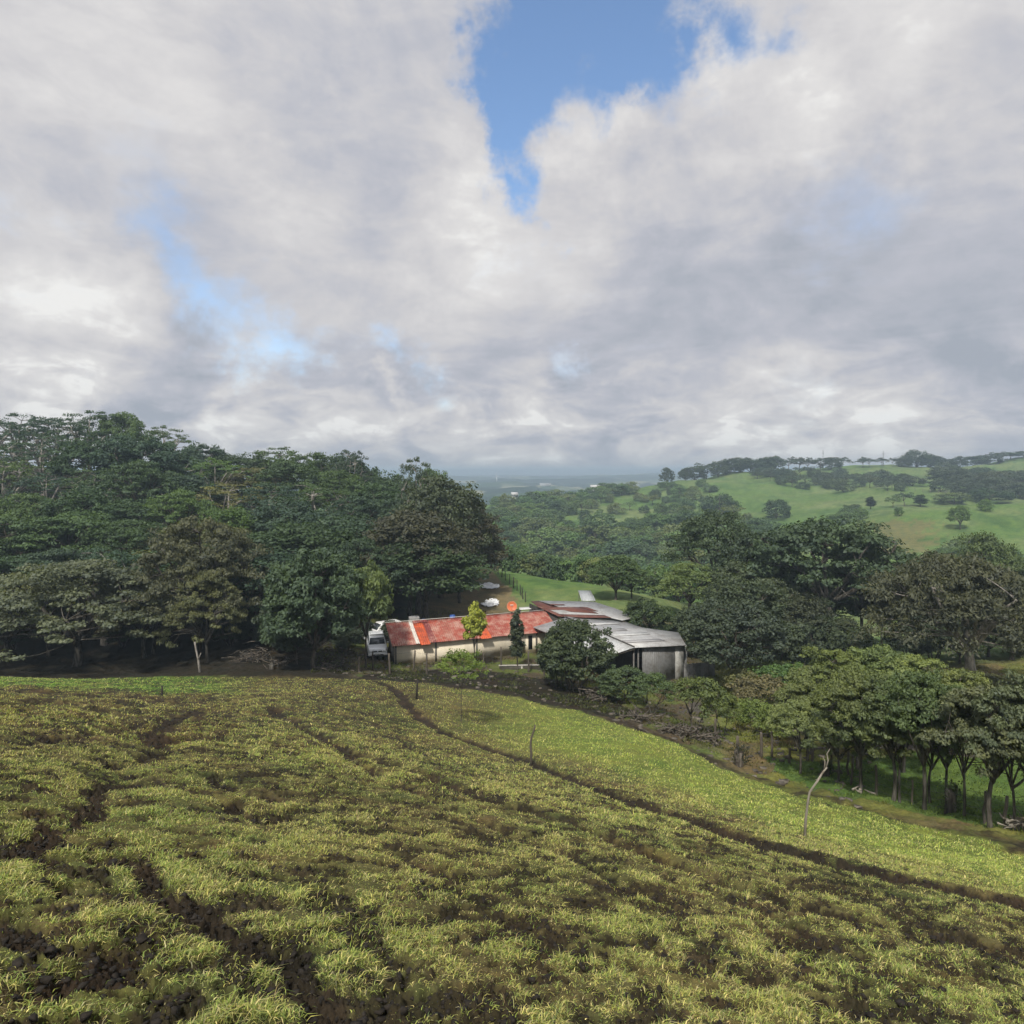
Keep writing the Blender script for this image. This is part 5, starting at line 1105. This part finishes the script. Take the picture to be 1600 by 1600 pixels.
# warp the lookup direction so cloud borders billow
wn = noise(nrm, 5.0, 7, .6)
wsub = N(nt, 'ShaderNodeVectorMath', operation='SUBTRACT'); L(nt, wn, 'Color', wsub, 0); wsub.inputs[1].default_value = (.5, .5, .5)
wsc = N(nt, 'ShaderNodeVectorMath', operation='SCALE'); L(nt, wsub, 0, wsc, 0); wsc.inputs['Scale'].default_value = .34
wad = N(nt, 'ShaderNodeVectorMath', operation='ADD'); L(nt, nrm, 0, wad, 0); L(nt, wsc, 0, wad, 1)
def dirp(px, py):
    v = np.array([(px-CX)/F, 1, -(py-HY)/F]); return v/np.linalg.norm(v)
def blobs(lst, vec=None):
    acc = None
    for px, py, rp, k in lst:
        c = dirp(px, py); rad = rp/F*float(c[1])**1.2
        dn = N(nt, 'ShaderNodeVectorMath', operation='DISTANCE'); nt.links.new((vec or wad).outputs[0], dn.inputs[0]); dn.inputs[1].default_value = tuple(c)
        mr = N(nt, 'ShaderNodeMapRange'); mr.interpolation_type = 'SMOOTHSTEP'
        nt.links.new(dn.outputs['Value'], mr.inputs['Value']); mr.inputs['From Min'].default_value = rad*1.5; mr.inputs['From Max'].default_value = 0
        mr.inputs['To Min'].default_value = 0; mr.inputs['To Max'].default_value = k
        acc = mr if acc is None else mth('ADD', acc, mr)
    return acc
blue = blobs([(1010,150,70,.3),(850,190,110,.35),(870,50,95,1.0),(850,-20,80,.8),(930,-20,90,.9),(1020,-20,80,.35),(950,90,110,1.1),(1050,90,90,.75),(1130,60,80,.5),(1200,30,80,.4),(790,190,70,.45),(1080,150,80,1.0),(830,150,100,.95),(770,170,70,.8),(850,240,80,.9),(860,300,50,.6),(1200,40,70,.4),
              (190,370,80,.38),(250,430,85,.50),(320,480,85,.58),(420,530,80,.68),(500,548,60,.5),(620,555,60,.6),(680,590,60,.5),(10,330,70,.3),(930,585,50,.45),(1300,330,120,.35),(230,260,100,.2),(830,560,80,.25)])
wh = blobs([(960,190,90,.6),(1000,260,90,.35),(1330,80,190,.42),(1280,190,150,.3),(60,430,120,.5),(90,560,120,.35),(200,110,200,.35),(420,240,160,.2),(700,260,110,.4),(760,430,200,.3),(480,420,150,.2),(1120,430,90,.35),(430,580,90,.35),(700,700,110,.4),(850,665,100,.45),(1150,600,120,.2),(1250,620,140,.3),(1580,100,120,.25),(590,628,30,.6),(520,600,60,.3),(760,620,40,.3),(980,640,60,.3),(640,690,120,.25),(930,587,32,.6),(350,600,50,.3),(200,690,120,.2),(1080,670,100,.25)])
dk = blobs([(570,290,140,.35),(250,560,90,.35),(900,530,160,.25),(1050,520,160,.3),(1350,430,200,.35),(1550,330,200,.3),(950,470,130,.2),(1280,340,110,.3),(180,290,150,.15),(500,620,70,.3),(300,575,70,.3),(760,560,80,.2),(800,715,120,.12),(1000,700,120,.12),(1500,560,160,.25),(1150,520,120,.25),(640,610,70,.2),(900,620,70,.25)])
n1 = noise(nrm, (3.2, 3.2, 5.2), 9, .60, .5); n2 = noise(nrm, (9, 9, 17), 9, .64, .3, (3, 1, 2)); n3 = noise(nrm, (12, 12, 30), 9, .6, .5, (7, 2, 5)); n4 = noise(nrm, (6, 6, 15), 10, .58, .8, (1, 5, 9))
sz_ = N(nt, 'ShaderNodeSeparateXYZ'); L(nt, nrm, 0, sz_, 0); lo_ = N(nt, 'ShaderNodeMapRange'); L(nt, sz_, 'Z', lo_, 0); lo_.inputs['From Min'].default_value = .22; lo_.inputs['From Max'].default_value = .06
bv = mth('ADD', blue, mth('MULTIPLY', mth('SUBTRACT', n1, .5), .9)); bv = mth('ADD', bv, mth('MULTIPLY', mth('SUBTRACT', n2, .5), 1.0))
bm = N(nt, 'ShaderNodeMapRange'); bm.interpolation_type = 'SMOOTHSTEP'; L(nt, bv, 0, bm, 0); bm.inputs['From Min'].default_value = .12; bm.inputs['From Max'].default_value = 1.25
br = mth('SUBTRACT', wh, dk); br = mth('MULTIPLY', br, .62)
br = mth('ADD', br, mth('MULTIPLY', mth('SUBTRACT', n1, .5), 1.35)); br = mth('ADD', br, mth('MULTIPLY', mth('SUBTRACT', n2, .5), .75)); br = mth('ADD', br, mth('MULTIPLY', mth('SUBTRACT', n3, .5), mth('MULTIPLY', lo_, 2.0))); bl_ = N(nt, 'ShaderNodeMapRange'); bl_.interpolation_type = 'SMOOTHSTEP'; L(nt, n4, 0, bl_, 0); bl_.inputs['From Min'].default_value = .42; bl_.inputs['From Max'].default_value = .60; bl_.inputs['To Min'].default_value = -.5; bl_.inputs['To Max'].default_value = .5
br = mth('ADD', br, mth('MULTIPLY', bl_, mth('ADD', mth('MULTIPLY', lo_, .26), .10)))
br = mth('ADD', br, .50)
cr = ramp(nt, br, 0, [(0.0, (.37, .40, .46)), (.35, (.49, .50, .555)), (.6, (.61, .60, .615)), (.85, (.72, .705, .70)), (1.0, (.86, .85, .83))])
sat = N(nt, 'ShaderNodeVectorMath', operation='MULTIPLY'); L(nt, st, 0, sat, 0); sat.inputs[1].default_value = (1.65, 1.72, 1.75)
skys = N(nt, 'ShaderNodeVectorMath', operation='SCALE'); L(nt, sat, 0, skys, 0); skys.inputs['Scale'].default_value = 1.0
# clouds are given in display-like units, the sky texture is physical: bring clouds to the sky's scale
STR = .10
cs = N(nt, 'ShaderNodeVectorMath', operation='SCALE'); L(nt, cr, 0, cs, 0); cs.inputs['Scale'].default_value = .90/STR
hz = N(nt, 'ShaderNodeMapRange'); hz.interpolation_type = 'SMOOTHSTEP'; L(nt, sz_, 'Z', hz, 0); hz.inputs['From Min'].default_value = .016; hz.inputs['From Max'].default_value = .006
mx0 = mixrgb(nt, (bm, 0), (cs, 0), (skys, 0)); mx = mixrgb(nt, (hz, 0), (mx0, 2), (.52/STR, .62/STR, .69/STR))
bg = N(nt, 'ShaderNodeBackground'); bg.inputs['Strength'].default_value = STR; L(nt, mx, 2, bg, 0)
ow = N(nt, 'ShaderNodeOutputWorld'); L(nt, bg, 0, ow, 0)
# haze
m, nt2 = nmat('haze_air'); pv = N(nt2, 'ShaderNodeVolumePrincipled'); pv.inputs['Color'].default_value = (.66, .84, 1.0, 1); pv.inputs['Density'].default_value = .00062; pv.inputs['Anisotropy'].default_value = .2
o_ = N(nt2, 'ShaderNodeOutputMaterial'); L(nt2, pv, 0, o_, 1)
zmin = float(G['z'].min())
hb = MB().box(-9990, 9990, -82, 5250, zmin-3, 33).build('haze', m); tag(hb, kind='stuff')
hb['label'] = 'thin pale mist over the valley and hills'; hb['category'] = 'haze'
vs = scene.view_settings; vs.view_transform = 'Standard'; vs.look = 'None'; vs.exposure = .22; vs.gamma = 1
cy = scene.cycles; cy.max_bounces = 4; cy.diffuse_bounces = 2; cy.transmission_bounces = 3; cy.volume_bounces = 0; cy.use_denoising = True
cy.use_adaptive_sampling = True; cy.adaptive_threshold = .035
